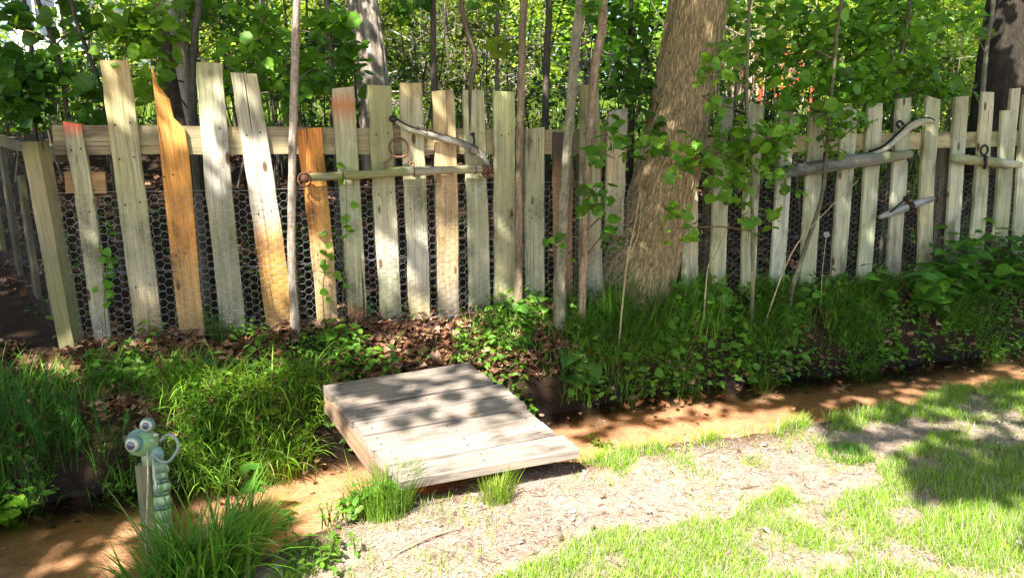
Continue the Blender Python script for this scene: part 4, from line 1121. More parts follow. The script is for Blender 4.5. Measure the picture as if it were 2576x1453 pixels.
def background():
    r_ = np.random.default_rng(31)
    # sunlit bushes beyond the thicket
    B = [(-110, 10.5, 1.0, 1.0), (190, 11.5, 1.0, .7), (420, 10, 1.2, 1.5), (640, 11, 1.4, 1.9), (860, 10.5, 1.3, 1.7), (1080, 11.5, 1.4, 1.9), (1290, 11.8, 1.3, 1.8), (1790, 11.5, 1.0, 1.6), (2010, 14, 1.2, 2.2), (2240, 11, 1.4, 1.6), (2440, 10, 1.3, 1.7), (2640, 11, 1.4, 1.9)]
    names = ['sunlit bush at the far left below the house', 'low bright bush in front of the white deck railing', 'yellow green bush behind the birch trunk', 'bright bush glimpsed behind the grey pickets', 'bright bush behind the shaggy trunk', 'pale twiggy bush right of the shaggy trunk', 'pale yellow green bush behind the bent sapling', 'brownish bush at the right side of the leaning trunk', 'tall bush beside the red chairs', 'bright bush behind the far saplings', 'yellow green bush left of the dark edge trunk', 'bush at the far right edge']
    for (px, t, w, h), lb in zip(B, names):
        b = at_depth(px, 337, t); b[2] = gz(b[0], b[1]); e = empty('bush', b, lb, 'bush', 'sunlit bushes beyond the thicket')
        n = 4200; lv = MB(); st = MB()
        base = np.array(YELL) * r_.uniform(.7, 1.1) if px not in (1080, 1790) else np.array((.15, .20, .04))
        pts = crown_points(b + [0, 0, h * .55], (w, w * .8, h * .6), n, 70, .16, r_, .45); D, Nn = leaf_dirs(n, r_)
        add_leaves(lv, pts, D, Nn, r_.uniform(.05, .09, n), greens(n, base, .35, .5, r_), 'small')
        for k in range(14):
            s = b + np.array([r_.normal(0, w * .3), r_.normal(0, w * .3), -.05]); tip = s + np.array([r_.normal(0, .4), r_.normal(0, .3), h * r_.uniform(.7, 1.2)])
            tube(st, smooth_path([s, (s + tip) / 2 + r_.normal(0, .1, 3), tip], 4), np.linspace(.02, .006, 9), 5, np.array((.22, .19, .15)) * r_.uniform(.5, 1.7), seed=k)
        link('foliage', lv.mesh('foliage', [M_LEAFB], False), e); link('stems', st.mesh('stems', [M_TWIG]), e)
    # trees behind the drive
    T = [(-560, 24, 4.2), (520, 20, 2.6), (620, 23, 3.8), (900, 19, 3.4), (1180, 22, 3.8), (1450, 20, 3.6), (1760, 23, 4.0), (2060, 22, 3.6), (2330, 19, 3.4), (2620, 21, 4.0), (2900, 24, 4.2)]
    nm = ['tree beyond the far left edge', 'bright green tree right of the house', 'tree far behind the tall grey pickets', 'tree far behind the shaggy trunk', 'tree far behind the dark straight sapling', 'tree beyond the pale drive', 'tree far behind the leaning trunk', 'tree behind the red chairs', 'tree far behind the right hand saplings', 'tree behind the dark edge trunk', 'tree beyond the right edge']
    for (px, t, w), lb in zip(T, nm):
        b = at_depth(px, 337, t); b[2] = gz(b[0], b[1]); e = empty('broadleaf_tree', b, lb, 'tree', 'broadleaf trees beyond the drive')
        lv = MB(); n = 10500
        base = np.array(LEAFY) * r_.uniform(.9, 1.7) + np.array([.03, .02, 0]) * r_.random()
        pts = crown_points(b + [0, 0, 4.2], (w, w * .8, 4.2), n, 130, .32, r_, .35); pts = pts[pts[:, 2] > b[2] + .5]; n = len(pts); D, Nn = leaf_dirs(n, r_)
        add_leaves(lv, pts, D, Nn, .17 * (1 + .3 * r_.normal(0, 1, n)).clip(.4, 1.7), greens(n, base, .3, .5, r_), 'small')
        link('trunk', trunk_mesh('trunk', [b - [0, 0, .1], b + [.1, 0, 2.5], b + [0, .1, 6]], [.28, .2, .08], (.12, .10, .075), M_BARK, 20, 40, .02, 4, 2, .2, t), e)
        link('crown', lv.mesh('crown', [M_LEAFB], False), e)
    # far wood, one mass
    lv = MB(); n = 95000
    a = r_.uniform(-1.0, 1.0, n); R = 34 + 7 * r_.random(n); hh = 15 * r_.random(n) ** 1.1
    x = R * np.sin(a); y = R * np.cos(a); z = height(x, y) - .3 + hh * (.75 + .5 * vnoise(x * .35, y * .35))
    P = np.stack([x, y, z], 1); P[:, :2] += 1.2 * (np.stack([vnoise(x * .7, z * .7), vnoise(z * .7, x * .7)], 1) - .5)
    D, Nn = leaf_dirs(n, r_)
    tt = greens(n, (.06, .13, .02), .3, .5, r_) * (.6 + .8 * vnoise(x * .3, z * .3))[:, None]
    add_leaves(lv, P, D, Nn, .5 * (1 + .3 * r_.normal(0, 1, n)).clip(.4, 1.6), tt, 'small')
    tag(link('woods', lv.mesh('woods', [M_LEAFB], False)), 'far wood of mixed green trees closing the view', 'woods', kind='stuff')
    # tall grass of the clearing
    lv = MB(); n = 26000
    u = r_.uniform(-.75, .75, n); t = r_.uniform(7.2, 17, n); x = u * t; y = t
    inroad = np.abs(y - (13.5 + .16 * x)) < 1.5
    k = ~inroad; x, y = x[k], y[k]; n = len(x)
    Bp = np.stack([x, y, height(x, y)], 1)
    add_blades(lv, Bp, r_.uniform(.12, .38, n), r_.uniform(.008, .018, n), r_.random(n) * 6.28, r_.normal(.15, .1, n), r_.uniform(.2, 1.1, n), greens(n, (.14, .26, .03), .25, .5, r_), 3)
    tag(link('meadow_grass', lv.mesh('meadow_grass', [M_GRASS], False)), 'bright tall grass of the clearing beyond the thicket', 'grass', kind='stuff')
    # dead tangled branches
    b = at_depth(1150, 250, 8.3); b[2] = gz(b[0], b[1]); e = empty('brush_pile', b, 'tangle of grey dead branches above the middle pickets', 'brush pile'); mb = MB()
    for k in range(70):
        c = b + np.array([r_.normal(0, .75), r_.normal(0, .3), r_.uniform(.1, 1.0)]); d = np.array([r_.normal(0, 1), r_.normal(0, .4), r_.normal(.1, .35)]); d = d / np.linalg.norm(d) * r_.uniform(.15, .5)
        tube(mb, smooth_path([c - d, c + r_.normal(0, .08, 3), c + d], 4), np.linspace(.009, .0035, 9), 4, np.array((.36, .32, .28)) * r_.uniform(.3, 1.3), seed=k)
    link('branches', mb.mesh('branches', [M_TWIG]), e)
    # tan dry canes
    b = at_depth(1840, 290, 9.3); b[2] = gz(b[0], b[1]); e = empty('cane_clump', b, 'clump of upright tan dry canes just right of the leaning trunk', 'dry canes'); mb = MB()
    for k in range(80):
        s = b + np.array([r_.normal(0, .16), r_.normal(0, .1), -.03]); tip = s + np.array([r_.normal(0, .05), r_.normal(0, .05), r_.uniform(.6, 1.0)])
        tube(mb, [s, (s + tip) / 2 + r_.normal(0, .015, 3), tip], [.010, .009, .006], 5, np.array((.48, .38, .27)) * r_.uniform(.4, 1.2), seed=k)
    for k in range(90):
        s = b + np.array([r_.normal(.15, .35), r_.normal(0, .1), r_.uniform(.7, 1.6)]); d = r_.normal(0, .16, 3); tube(mb, [s - d, s + r_.normal(0, .02, 3), s + d], [.007, .006, .004], 4, np.array((.45, .36, .28)) * r_.uniform(.4, 1.2), seed=k)
    link('canes', mb.mesh('canes', [M_TWIG]), e)


def house_and_chairs():
    b = np.array([-14.2, 23.0, 0]); b[2] = gz(b[0], b[1]); z0 = b[2]
    e = empty('house', b, 'blue grey clapboard house with white trim half hidden by leaves in the upper left', 'house', rz=.35)
    R = np.array([[math.cos(.35), -math.sin(.35), 0], [math.sin(.35), math.cos(.35), 0], [0, 0, 1]])

    def piece(name, boxes, mat, parent=e):
        mb = MB()
        for c, s, t in boxes: box(mb, R @ np.array(c) + b, s, R, t)
        return link(name, mb.mesh(name, [mat], False), parent)
    blue = (.20, .26, .35)
    piece('wall', [((0, 3, 3), (9, 6, 6.4), blue)] + [((0, -.012, .2 + .16 * k), (9, .03, .012), (.24, .3, .4)) for k in range(36)], M_SIDING)
    piece('roof', [((0, 3, 6.6), (9.8, 7, .3), (.12, .12, .13)), ((0, 3, 7.3), (9.2, 4, 1.2), (.12, .12, .13))], M_SIDING)
    for wx, wz in ((-2.6, 2.2), (.6, 2.2), (3.0, 2.2), (-2.6, 4.6), (.6, 4.6), (3.0, 4.6)):
        w = piece('window', [((wx, -.05, wz + .75), (1.3, .08, .12), (.62, .62, .64)), ((wx, -.05, wz - .75), (1.3, .08, .12), (.62, .62, .64)), ((wx - .6, -.05, wz), (.12, .08, 1.4), (.62, .62, .64)), ((wx + .6, -.05, wz), (.12, .08, 1.4), (.62, .62, .64)), ((wx, -.04, wz), (.06, .06, 1.4), (.62, .62, .64))], M_PAINT)
        piece('pane', [((wx, -.025, wz), (1.1, .03, 1.4), (.05, .06, .08))], M_EYE, w)
    piece('corner_board', [((4.5, -.02, 3), (.2, .12, 6.2), (.82, .82, .82)), ((-4.5, -.02, 3), (.2, .12, 6.2), (.82, .82, .82))], M_PAINT)
    # deck railing
    a = at_depth(60, 215, 15.5); c = at_depth(285, 240, 14.2)
    a[2] = gz(a[0], a[1]); c[2] = gz(c[0], c[1])
    t = empty('deck_railing', a, 'white wooden stair railing with balusters in front of the blue house', 'railing')
    n = 20; wht = (.82, .80, .78); hz = lambda u: 1.15 - .75 * u
    for k in range(n + 1):
        u = k / n; p = a + (c - a) * u; p[2] = gz(p[0], p[1]); mb = MB(); w = .11 if k % 5 == 0 else .045
        box(mb, p + [0, 0, hz(u) * .5 + .35], (w, w, hz(u) * .9 + (.12 if k % 5 == 0 else 0)), None, wht); link('post' if k % 5 == 0 else 'baluster', mb.mesh('baluster', [M_PAINT], False), t)
    for dz in (.1, .92):
        p = a + [0, 0, hz(0) * dz + .32]; q = c + [0, 0, hz(1) * dz + .32]
        bar_between(t, p, q, .09, .09, wht, 'rail', M_PAINT)
    # red chairs
    for i, (px, dep, rz, lb) in enumerate([(1912, 16.2, .5, 'red slatted garden chair just right of the tan canes, mostly behind leaves'), (1992, 16.6, -.2, 'red slatted garden chair further right, half hidden behind leaves')]):
        p = at_depth(px, 300, dep); p[2] = gz(p[0], p[1])
        ch = empty('garden_chair', p, lb, 'garden chair', 'red garden chairs', rz)
        Rz = np.array([[math.cos(rz), -math.sin(rz), 0], [math.sin(rz), math.cos(rz), 0], [0, 0, 1]]); red = (.62, .065, .03)

        def pc(name, bs):
            mb = MB()
            for c0, s in bs: box(mb, Rz @ np.array(c0) + p, s, Rz, red)
            link(name, mb.mesh(name, [M_PAINT], False), ch)
        pc('seat', [((0, -.22 + .09 * k, .46 + .01 * (k < 2)), (.56, .075, .02)) for k in range(6)])
        pc('backrest', [((-.24 + .096 * k, .30, .98 - .012 * (k - 2.5) ** 2), (.08, .02, 1.02 - .024 * (k - 2.5) ** 2)) for k in range(6)] + [((0, .33, .75), (.56, .02, .07)), ((0, .33, 1.25), (.56, .02, .07))])
        for sx in (-.31, .31):
            pc('armrest', [((sx, 0, .68), (.11, .66, .024))])
            pc('leg', [((sx, -.26, .33), (.05, .07, .66))]); pc('leg', [((sx, .27, .33), (.05, .07, .66))])


# ------------------------------------------------------------------ unseen canopy over the stream, leaves placed to cast the dapple
def in_poly(x, y, poly):
    p = np.asarray(poly, float); c = np.zeros(len(x), bool); j = len(p) - 1
    for i in range(len(p)):
        xi, yi = p[i]; xj, yj = p[j]
        k = ((yi > y) != (yj > y)) & (x < (xj - xi) * (y - yi) / (yj - yi + 1e-12) + xi)
        c ^= k; j = i
    return c


LIT = [  # places the sun reaches, as seen in the photograph: (share of light, outline)
    (1.0, [(640, 1500), (720, 1420), (850, 1330), (960, 1250), (1100, 1230), (1460, 1130), (1700, 1075), (1990, 1045), (2060, 1080), (2040, 1130), (2230, 1165), (2330, 1140), (2230, 1200), (2330, 1290), (2480, 1300), (2700, 1290), (2700, 1500)]),
    (1.0, [(905, 1108), (1385, 1052), (1470, 1130), (1020, 1235), (920, 1170)]),
    (.62, [(815, 960), (1195, 905), (1390, 1052), (905, 1108)]),
    (1.0, [(480, 1250), (700, 1165), (900, 1110), (1030, 1215), (880, 1330), (650, 1375), (540, 1310)]),
    (.70, [(430, 985), (600, 955), (830, 960), (885, 1130), (700, 1160), (480, 1190)]),
    (.6, [(60, 890), (240, 900), (240, 965), (80, 950)]),
    (.55, [(240, 870), (400, 850), (560, 890), (430, 960), (270, 950)]),
    (.55, [(560, 850), (1100, 815), (1190, 900), (820, 955), (590, 935)]),
    (.85, [(1110, 770), (1300, 710), (1400, 800), (1330, 870), (1390, 1010), (1250, 970), (1180, 885), (1100, 830)]),
    (.92, [(945, 555), (1010, 550), (1085, 575), (1150, 540), (1165, 730), (1080, 770), (960, 730)]),
    (.70, [(748, 325), (815, 325), (835, 800), (790, 800)]),
    (.62, [(488, 160), (650, 180), (690, 490), (560, 470)]),
    (.85, [(655, 460), (722, 460), (745, 740), (690, 740)]),
    (.75, [(1240, 640), (1300, 640), (1300, 760), (1240, 760)]),
    (.75, [(1000, 415), (1240, 405), (1240, 445), (1000, 452)]),
    (.75, [(1092, 360), (1145, 360), (1150, 470), (1092, 470)]),
    (.5, [(385, 200), (470, 330), (480, 400), (400, 400)]),
    (.6, [(255, 165), (300, 165), (330, 330), (290, 330)]),
    (.95, [(690, 315), (750, 315), (748, 800), (720, 800), (722, 400), (690, 380)]),
    (.7, [(455, 315), (500, 315), (500, 380), (455, 380)]),
    (.55, [(1400, 1055), (1700, 1000), (1930, 975), (1980, 1010), (1700, 1085), (1470, 1130)]),
    (1.0, [(2485, 893), (2560, 898), (2555, 922), (2475, 915)]),
    (1.0, [(180, 1366), (222, 1370), (212, 1390), (180, 1386)]), (1.0, [(252, 1410), (308, 1390), (312, 1422), (256, 1440)]),
    (.45, [(2080, 1010), (2600, 940), (2600, 1080), (2250, 1110), (2080, 1070)]),
    (1.0, [(0, 1240), (25, 1240), (25, 1290), (0, 1290)]),
    (.35, [(60, 1030), (220, 1000), (260, 1150), (80, 1200)]),
]


def lit_share(px, py):
    v = np.full(len(px), .035)
    for s, poly in LIT: v = np.where(in_poly(px, py, poly), np.maximum(v, s), v)
    return v


def canopy():
    r_ = np.random.default_rng(91)
    Z0 = 4.3; x0, x1, y0, y1 = -5.6, 3.4, -2.6, 5.4
    n = int((x1 - x0) * (y1 - y0) * 1000)
    c = np.stack([r_.uniform(x0, x1, n), r_.uniform(y0, y1, n), np.full(n, Z0)], 1)
    sn = SUN[:2] @ FN
    tf = ((c[:, :2] - P0) @ FN) / sn
    zf = Z0 - tf * SUN[2]
    t = (Z0 + .3) / SUN[2] * np.ones(n)
    for _ in range(10):
        g = c - SUN * t[:, None]; hz = height(g[:, 0], g[:, 1]); t = t + .8 * (g[:, 2] - hz) / SUN[2]
    fence = (zf > .0) & (zf < 1.32)
    hit = np.where(fence[:, None], c - SUN * tf[:, None], c - SUN * t[:, None])
    hb = c - SUN * ((Z0 + .19) / SUN[2])               # the deck of the footbridge
    bx_, by_, _ = project(hb)
    deck = in_poly(bx_, by_, [(805, 955), (1200, 895), (1475, 1130), (1000, 1230)]) & ~fence
    hit = np.where(deck[:, None], hb, hit)
    px, py, dep = project(hit)
    s_, q_ = sq(hit[:, 0], hit[:, 1])
    lit = lit_share(px, py)
    ux = np.cross(SUN, [0, 0, 1.]); ux /= np.linalg.norm(ux); uy = np.cross(SUN, ux)
    for o in (ux, -ux, uy, -uy):
        a, d_, _ = project(hit + o * .045); lit = np.maximum(lit, lit_share(a, d_))
    patch = .45 * vnoise(c[:, 0] * 6 + 3, c[:, 1] * 6) + .8 * vnoise(c[:, 0] * 15 + 31, c[:, 1] * 15)
    rank = np.argsort(np.argsort(patch)) / n           # flat 0..1
    inside = (px > -20) & (px < 2600) & (py > -20) & (py < 1475) & (dep > .3)
    behind = (~fence) & (~deck) & (q_ < -.02)
    lit = np.where(inside, lit, np.where((py > 1453) & (px > 650), .97, .08))
    lit = np.where(behind, np.interp(-q_, [0, .4, 1.5, 3], [.04, .08, .25, .6]), lit)
    lit = np.where(behind & ((px > 2380) | (px < 130)), .05, lit)
    for ox, oy, dep_, rad_ in ((365, 1110, 2.6, .13), (400, 1200, 2.62, .15), (470, 1330, 2.5, .22), (560, 1400, 2.4, .22)):
        v = c - at_depth(ox, oy, dep_); v = v - (v @ SUN)[:, None] * SUN; lit = np.where(np.linalg.norm(v, axis=1) < rad_, .04, lit)  # leaves added so the ornament and its tuft lie in shade
    keep = rank > lit
    keep &= ~((q_ > 1.9) & (hit[:, 0] > -.9) & (hit[:, 0] < 1.7) & ~inside)
    P = c[keep]; off = r_.uniform(-.8, 1.5, len(P)); P = P + SUN * off[:, None]
    left = P[:, 0] < -1.3
    spec = [('unseen_shade_tree', (-5.3, -.4), left, 'unseen tree added beside the stream, its leaves placed to shade the left fence'), ('unseen_shade_tree', (4.9, -.6), ~left, 'unseen tree added beside the lawn, its leaves placed to shade the stream and the bridge')]
    for name, (bx, by), m, label in spec:
        Q = P[m]; k = len(Q)
        b = np.array([bx, by, gz(bx, by)]); e = empty(name, b, label, 'tree', 'unseen trees added for the dappled shade')
        top = b + [(-.1 if bx < 0 else -.3), .2, 3.4]
        link('trunk', trunk_mesh('trunk', [b - [0, 0, .1], b + [.05, 0, 1.2], b + [.0, .1, 2.4], top, top + [0, .1, 1.5]], [.24, .2, .18, .15, .06], (.24, .19, .13), M_BARK, 60, 90, .014, 8, 4, .25, bx), e)
        lv = MB(); D, Nn = leaf_dirs(k, r_, .15, 1.3)
        add_leaves(lv, Q, D, Nn, .078 * (1 + .15 * r_.normal(0, 1, k)).clip(.6, 1.4), greens(k, LEAFY, r=r_), 'oval' if False else 'round')
        link('crown', lv.mesh('crown', [M_LEAF], False), e)
        mb = MB(); cells = {}
        for p in Q: cells.setdefault((round(p[0] / .9), round(p[1] / .9)), []).append(p)
        for key in sorted(cells):
            pts = cells[key]
            if len(pts) < 260: continue
            g = np.mean(pts, axis=0); st = top + np.array([0, 0, r_.uniform(-.3, .9)])
            mid = st + (g - st) * .5 + np.array([0, 0, .25]) + r_.normal(0, .12, 3)
            tube(mb, smooth_path([st, mid, g], 6), np.linspace(.03, .006, 13), 6, (.2, .16, .11), seed=int(key[0]))
        link('limbs', mb.mesh('limbs', [M_BARK]), e)


# ------------------------------------------------------------------ ground cover
def scatter(n, s0, s1, q0, q1, r_):
    s = r_.uniform(s0, s1, n); q = r_.uniform(q0, q1, n); x, y = xy(s, q); return x, y, s, q


def keep_pix(x, y, polys):
    z = height(x, y); px, py, d = project(np.stack([x, y, z], 1)); v = np.zeros(len(x))
    for w, p in polys: v = np.where(in_poly(px, py, p), np.maximum(v, w), v)
    return v, px, py


def lawn():
    r_ = np.random.default_rng(41)
    dense = [(1.0, [(1150, 1500), (1350, 1400), (1480, 1330), (1760, 1330), (1870, 1280), (2000, 1265), (2170, 1215), (2250, 1180), (2250, 1140), (2330, 1100), (2700, 1050), (2700, 1500)]),
             (.95, [(1430, 1160), (1700, 1070), (2030, 1035), (2060, 1075), (1750, 1120), (1500, 1195)]),
             (1.0, [(2050, 1112), (2200, 1118), (2235, 1165), (2060, 1155)]),
             (.95, [(2070, 1020), (2700, 930), (2700, 1075), (2280, 1060), (2100, 1085)]),
             (.35, [(1500, 1195), (1800, 1120), (2030, 1085), (1950, 1160), (1700, 1230)]),
             (.5, [(680, 1500), (730, 1400), (860, 1330), (900, 1400), (880, 1500)])]
    n = 700000; x = r_.uniform(-1.7, 4.0, n); y = r_.uniform(1.5, 5.0, n); s, q = sq(x, y); qf, qn = edges(s)
    jx = .14 * (fbm(x * 5 + 40, y * 5) - .5) * 2 + .05 * (vnoise(x * 22, y * 22) - .5); jy = .14 * (fbm(x * 5, y * 5 + 70) - .5) * 2 + .05 * (vnoise(x * 22 + 9, y * 22) - .5)
    v, px, py = keep_pix(x + jx, y + jy, dense)
    cl = fbm(x * 7, y * 7, 3)
    dens = np.where(v > 0, v * (.12 + .88 * sstep(.36, .56, cl + .05 * v)), .10 * sstep(.56, .68, cl))
    k = (q > qn + .02) & (r_.random(n) < dens); x, y, v, cl = x[k], y[k], v[k], cl[k]; n = len(x)
    B = np.stack([x, y, height(x, y) - .004], 1)
    L = r_.uniform(.024, .062, n) * (.75 + .9 * (cl - .3)) + .012 * (r_.random(n) < .1)
    far = sq(x, y)[1] - edges(sq(x, y)[0])[1] < .10; L = L * np.where(far, 1.5, 1)
    mb = MB(); tint = greens(n, (.185, .37, .03), .26, .5, r_); pale = r_.random(n) < .15; tint[pale] = np.array([.55, .52, .36]) * r_.uniform(.6, 1.2, (pale.sum(), 1))
    add_blades(mb, B, L, r_.uniform(.0013, .0030, n), r_.random(n) * 6.28, r_.normal(.35, .25, n), r_.uniform(.2, 1.3, n), tint, 3)
    tag(link('lawn_grass', mb.mesh('lawn_grass', [M_GRASS], False)), 'short patchy sunlit lawn grass on the near side of the stream', 'grass', kind='stuff')
    # dry clippings
    mb = MB(); n = 80000; x = r_.uniform(-1.7, 3.6, n); y = r_.uniform(1.7, 4.6, n); s, q = sq(x, y); qf, qn = edges(s); k = (q > qn + .03) & (r_.random(n) < np.clip(fbm(x * 6, y * 6) * 2.2 - .35, .1, 1)); x, y = x[k], y[k]; n = len(x)
    B = np.stack([x, y, height(x, y) + r_.uniform(.001, .008, n)], 1)
    tint = np.array([.52, .42, .34]) * r_.uniform(.35, 1.3, (n, 1)) * (1 + r_.normal(0, .06, (n, 3))); g = r_.random(n) < .25; tint[g] = np.array([.62, .58, .54]) * r_.uniform(.7, 1.2, (g.sum(), 1)); g = r_.random(n) < .26; tint[g] = np.array([.15, .085, .055]) * r_.uniform(.5, 1.3, (g.sum(), 1))
    add_blades(mb, B, r_.uniform(.012, .048, n), r_.uniform(.0015, .0038, n), r_.random(n) * 6.28, r_.normal(1.5, .10, n), r_.normal(.1, .3, n), tint.clip(.01, .9), 2)
    m = 1500; x = r_.uniform(-1.2, 3.4, m); y = r_.uniform(1.7, 4.4, m); s, q = sq(x, y); qf, qn = edges(s); k = (q > qn + .08) & (fbm(x * 5 + 11, y * 5) > .47); x, y = x[k], y[k]; m = len(x); a = r_.random(m) * 6.28
    add_leaves(mb, np.stack([x, y, height(x, y) + r_.uniform(.002, .010, m)], 1), np.stack([np.cos(a), np.sin(a), r_.normal(0, .2, m)], 1), r_.normal(0, .35, (m, 3)) + [0, 0, 1], r_.uniform(.008, .030, m), np.array([[.62, .56, .50], [.40, .29, .21], [.14, .085, .055]])[r_.integers(0, 3, m)] * r_.uniform(.6, 1.2, (m, 1)), 'litter')
    for i in range(70):
        x0 = r_.uniform(-.9, 2.6); y0 = r_.uniform(2.1, 3.7); s0, q0 = sq(x0, y0)
        if q0 < 1.35: continue
        a0 = r_.random() * 6.28; l0 = r_.uniform(.012, .05); A = np.array([x0, y0, gz(x0, y0) + .006]); d0 = np.array([math.cos(a0), math.sin(a0), .05]) * l0
        tube(mb, [A - d0, A + r_.normal(0, .003, 3), A + d0], [.0022, .002, .0012], 5, np.array([.17, .11, .075]) * r_.uniform(.4, 1.4), seed=i)
    tag(link('dry_clippings', mb.mesh('dry_clippings', [M_STRAW], False)), 'dry straw clippings strewn over the bare lawn', 'straw', kind='stuff')


def litter():
    r_ = np.random.default_rng(43); mb = MB()
    x1, y1, s1, q1 = scatter(8000, -.9, 2.3, -.05, .62, r_)
    qf, _ = edges(s1); cl = fbm(x1 * 4, y1 * 4); k = (q1 < qf - .10) & (cl > .42); x1, y1 = x1[k], y1[k]
    x2, y2, s2, q2 = scatter(15000, -1.6, 6.8, -3.6, 0, r_); k = r_.random(len(x2)) < np.interp(-q2, [0, 2.5, 3.6], [.8, .8, .3]) * sstep(.40, .60, fbm(x2 * 2.5, y2 * 2.5)); x2, y2 = x2[k], y2[k]
    x3, y3, s3, q3 = scatter(700, 2.2, 6, .0, .4, r_)
    x = np.concatenate([x1, x2, x3]); y = np.concatenate([y1, y2, y3]); n = len(x)
    P = np.stack([x, y, height(x, y) + r_.uniform(.004, .035, n)], 1); a = r_.random(n) * 6.28
    D = np.stack([np.cos(a), np.sin(a), r_.normal(0, .3, n)], 1); Nn = r_.normal(0, .45, (n, 3)) + [0, 0, 1]
    base = np.array([[.30, .135, .065], [.36, .19, .11], [.20, .095, .05], [.42, .26, .17]])[r_.integers(0, 4, n)]
    add_leaves(mb, P, D, Nn, r_.uniform(.028, .068, n), base * r_.uniform(.35, 1.1, (n, 1)), 'litter')
    tag(link('leaf_litter', mb.mesh('leaf_litter', [M_LITTER], False)), 'curled brown fallen leaves under and behind the fence', 'leaf litter', kind='stuff')


def stream_bits():
    r_ = np.random.default_rng(83); mb = MB(); x, y, s, q = scatter(260, -1.2, 6, .3, 1.7, r_); qf, qn = edges(s); k = (q > qf + .02) & (q < qn - .02) & (fbm(x * 3, y * 3) > .5); x, y = x[k], y[k]; n = len(x); a = r_.random(n) * 6.28
    add_leaves(mb, np.stack([x, y, np.full(n, WATER_Z + .003)], 1), np.stack([np.cos(a), np.sin(a), np.zeros(n)], 1), r_.normal(0, .1, (n, 3)) + [0, 0, 1], r_.uniform(.02, .05, n), np.array([.26, .14, .07]) * r_.uniform(.4, 1.2, (n, 1)), 'litter')
    tag(link('floating_leaves', mb.mesh('floating_leaves', [M_LITTER], False)), 'brown leaf bits drifting on the shallow stream', 'leaf litter', kind='stuff')
    mb = MB(); x, y, s, q = scatter(1500, -1.2, 6, .3, 1.8, r_); qf, qn = edges(s); e = np.minimum(np.abs(q - qf), np.abs(q - qn)); k = (e < .10) & (q > qf - .06) & (q < qn + .05); x, y = x[k], y[k]
    for i in range(len(x)):
        rr = r_.uniform(.004, .017); sphere(mb, (x[i], y[i], gz(x[i], y[i]) + rr * .25), rr, 7, 5, np.array([.20, .15, .11]) * r_.uniform(.3, 1.5), 0, (r_.uniform(.8, 1.4), r_.uniform(.8, 1.2), .6))
    tag(link('pebbles', mb.mesh('pebbles', [M_GRAVEL])), 'small stones and clods along the edges of the stream', 'pebbles', kind='stuff')


def weeds():
    r_ = np.random.default_rng(47); mb = MB()
    parts = []
    x, y, s, q = scatter(24000, -.9, 6.4, .0, .74, r_); qf, qn = edges(s)
    want = np.where(s < .35, .45, np.where(s < 1.75, .30, np.where(s < 2.3, .55, .85)))
    # barer leaf litter just under the left fence, weeds thicken towards the water
    want = np.where((s < 1.7) & (q < .30), want * .5, want)
    k = (q < qf + .01) & (fbm(x * 5 + 3, y * 5) > .62 - .34 * want); parts.append((x[k], y[k]))
    x, y, s, q = scatter(5000, -.8, 6.5, -1.8, .0, r_); k = (fbm(x * 3 + 8, y * 3) > .58); parts.append((x[k], y[k]))
    x, y, s, q = scatter(2500, .0, 1.0, 1.2, 1.7, r_); qf, qn = edges(s); k = (q > qn) & (q < qn + .14) & (fbm(x * 6, y * 6) > .52); parts.append((x[k], y[k]))
    x = np.concatenate([p[0] for p in parts]); y = np.concatenate([p[1] for p in parts]); n = len(x)
    hgt = r_.uniform(.01, .11, n) * (.5 + fbm(x * 4, y * 4))
    P = np.stack([x, y, height(x, y) + hgt], 1); D, Nn = leaf_dirs(n, r_, .1, 1.2)
    big = fbm(x * 3, y * 3 + 30) > .5
    add_leaves(mb, P, D, Nn, r_.uniform(.018, .040, n) * np.where(big, 1.5, 1), greens(n, (.095, .245, .03), .35, .6, r_), 'oval')
    # thin stems under them
    kk = r_.random(n) < .4; B = P[kk].copy(); h2 = hgt[kk]; B[:, 2] -= h2
    add_blades(mb, B, h2 * 1.05, np.full(kk.sum(), .003), r_.random(kk.sum()) * 6.28, np.zeros(kk.sum()), np.full(kk.sum(), .2), greens(kk.sum(), (.10, .15, .04), r=r_), 2)
    x, y, s, q = scatter(2600, 1.9, 6.4, .02, .42, r_); qf, qn = edges(s); k = (q < qf) & (fbm(x * 4 + 50, y * 4) > .55); x, y = x[k], y[k]; n = len(x)
    D, Nn = leaf_dirs(n, r_, .2, 1.0); add_leaves(mb, np.stack([x, y, height(x, y) + r_.uniform(.03, .20, n)], 1), D, Nn, r_.uniform(.03, .065, n), greens(n, (.11, .28, .035), .3, .5, r_), 'round')
    tag(link('weeds', mb.mesh('weeds', [M_LEAF], False)), 'low small leaved weeds carpeting both banks', 'weeds', kind='stuff')


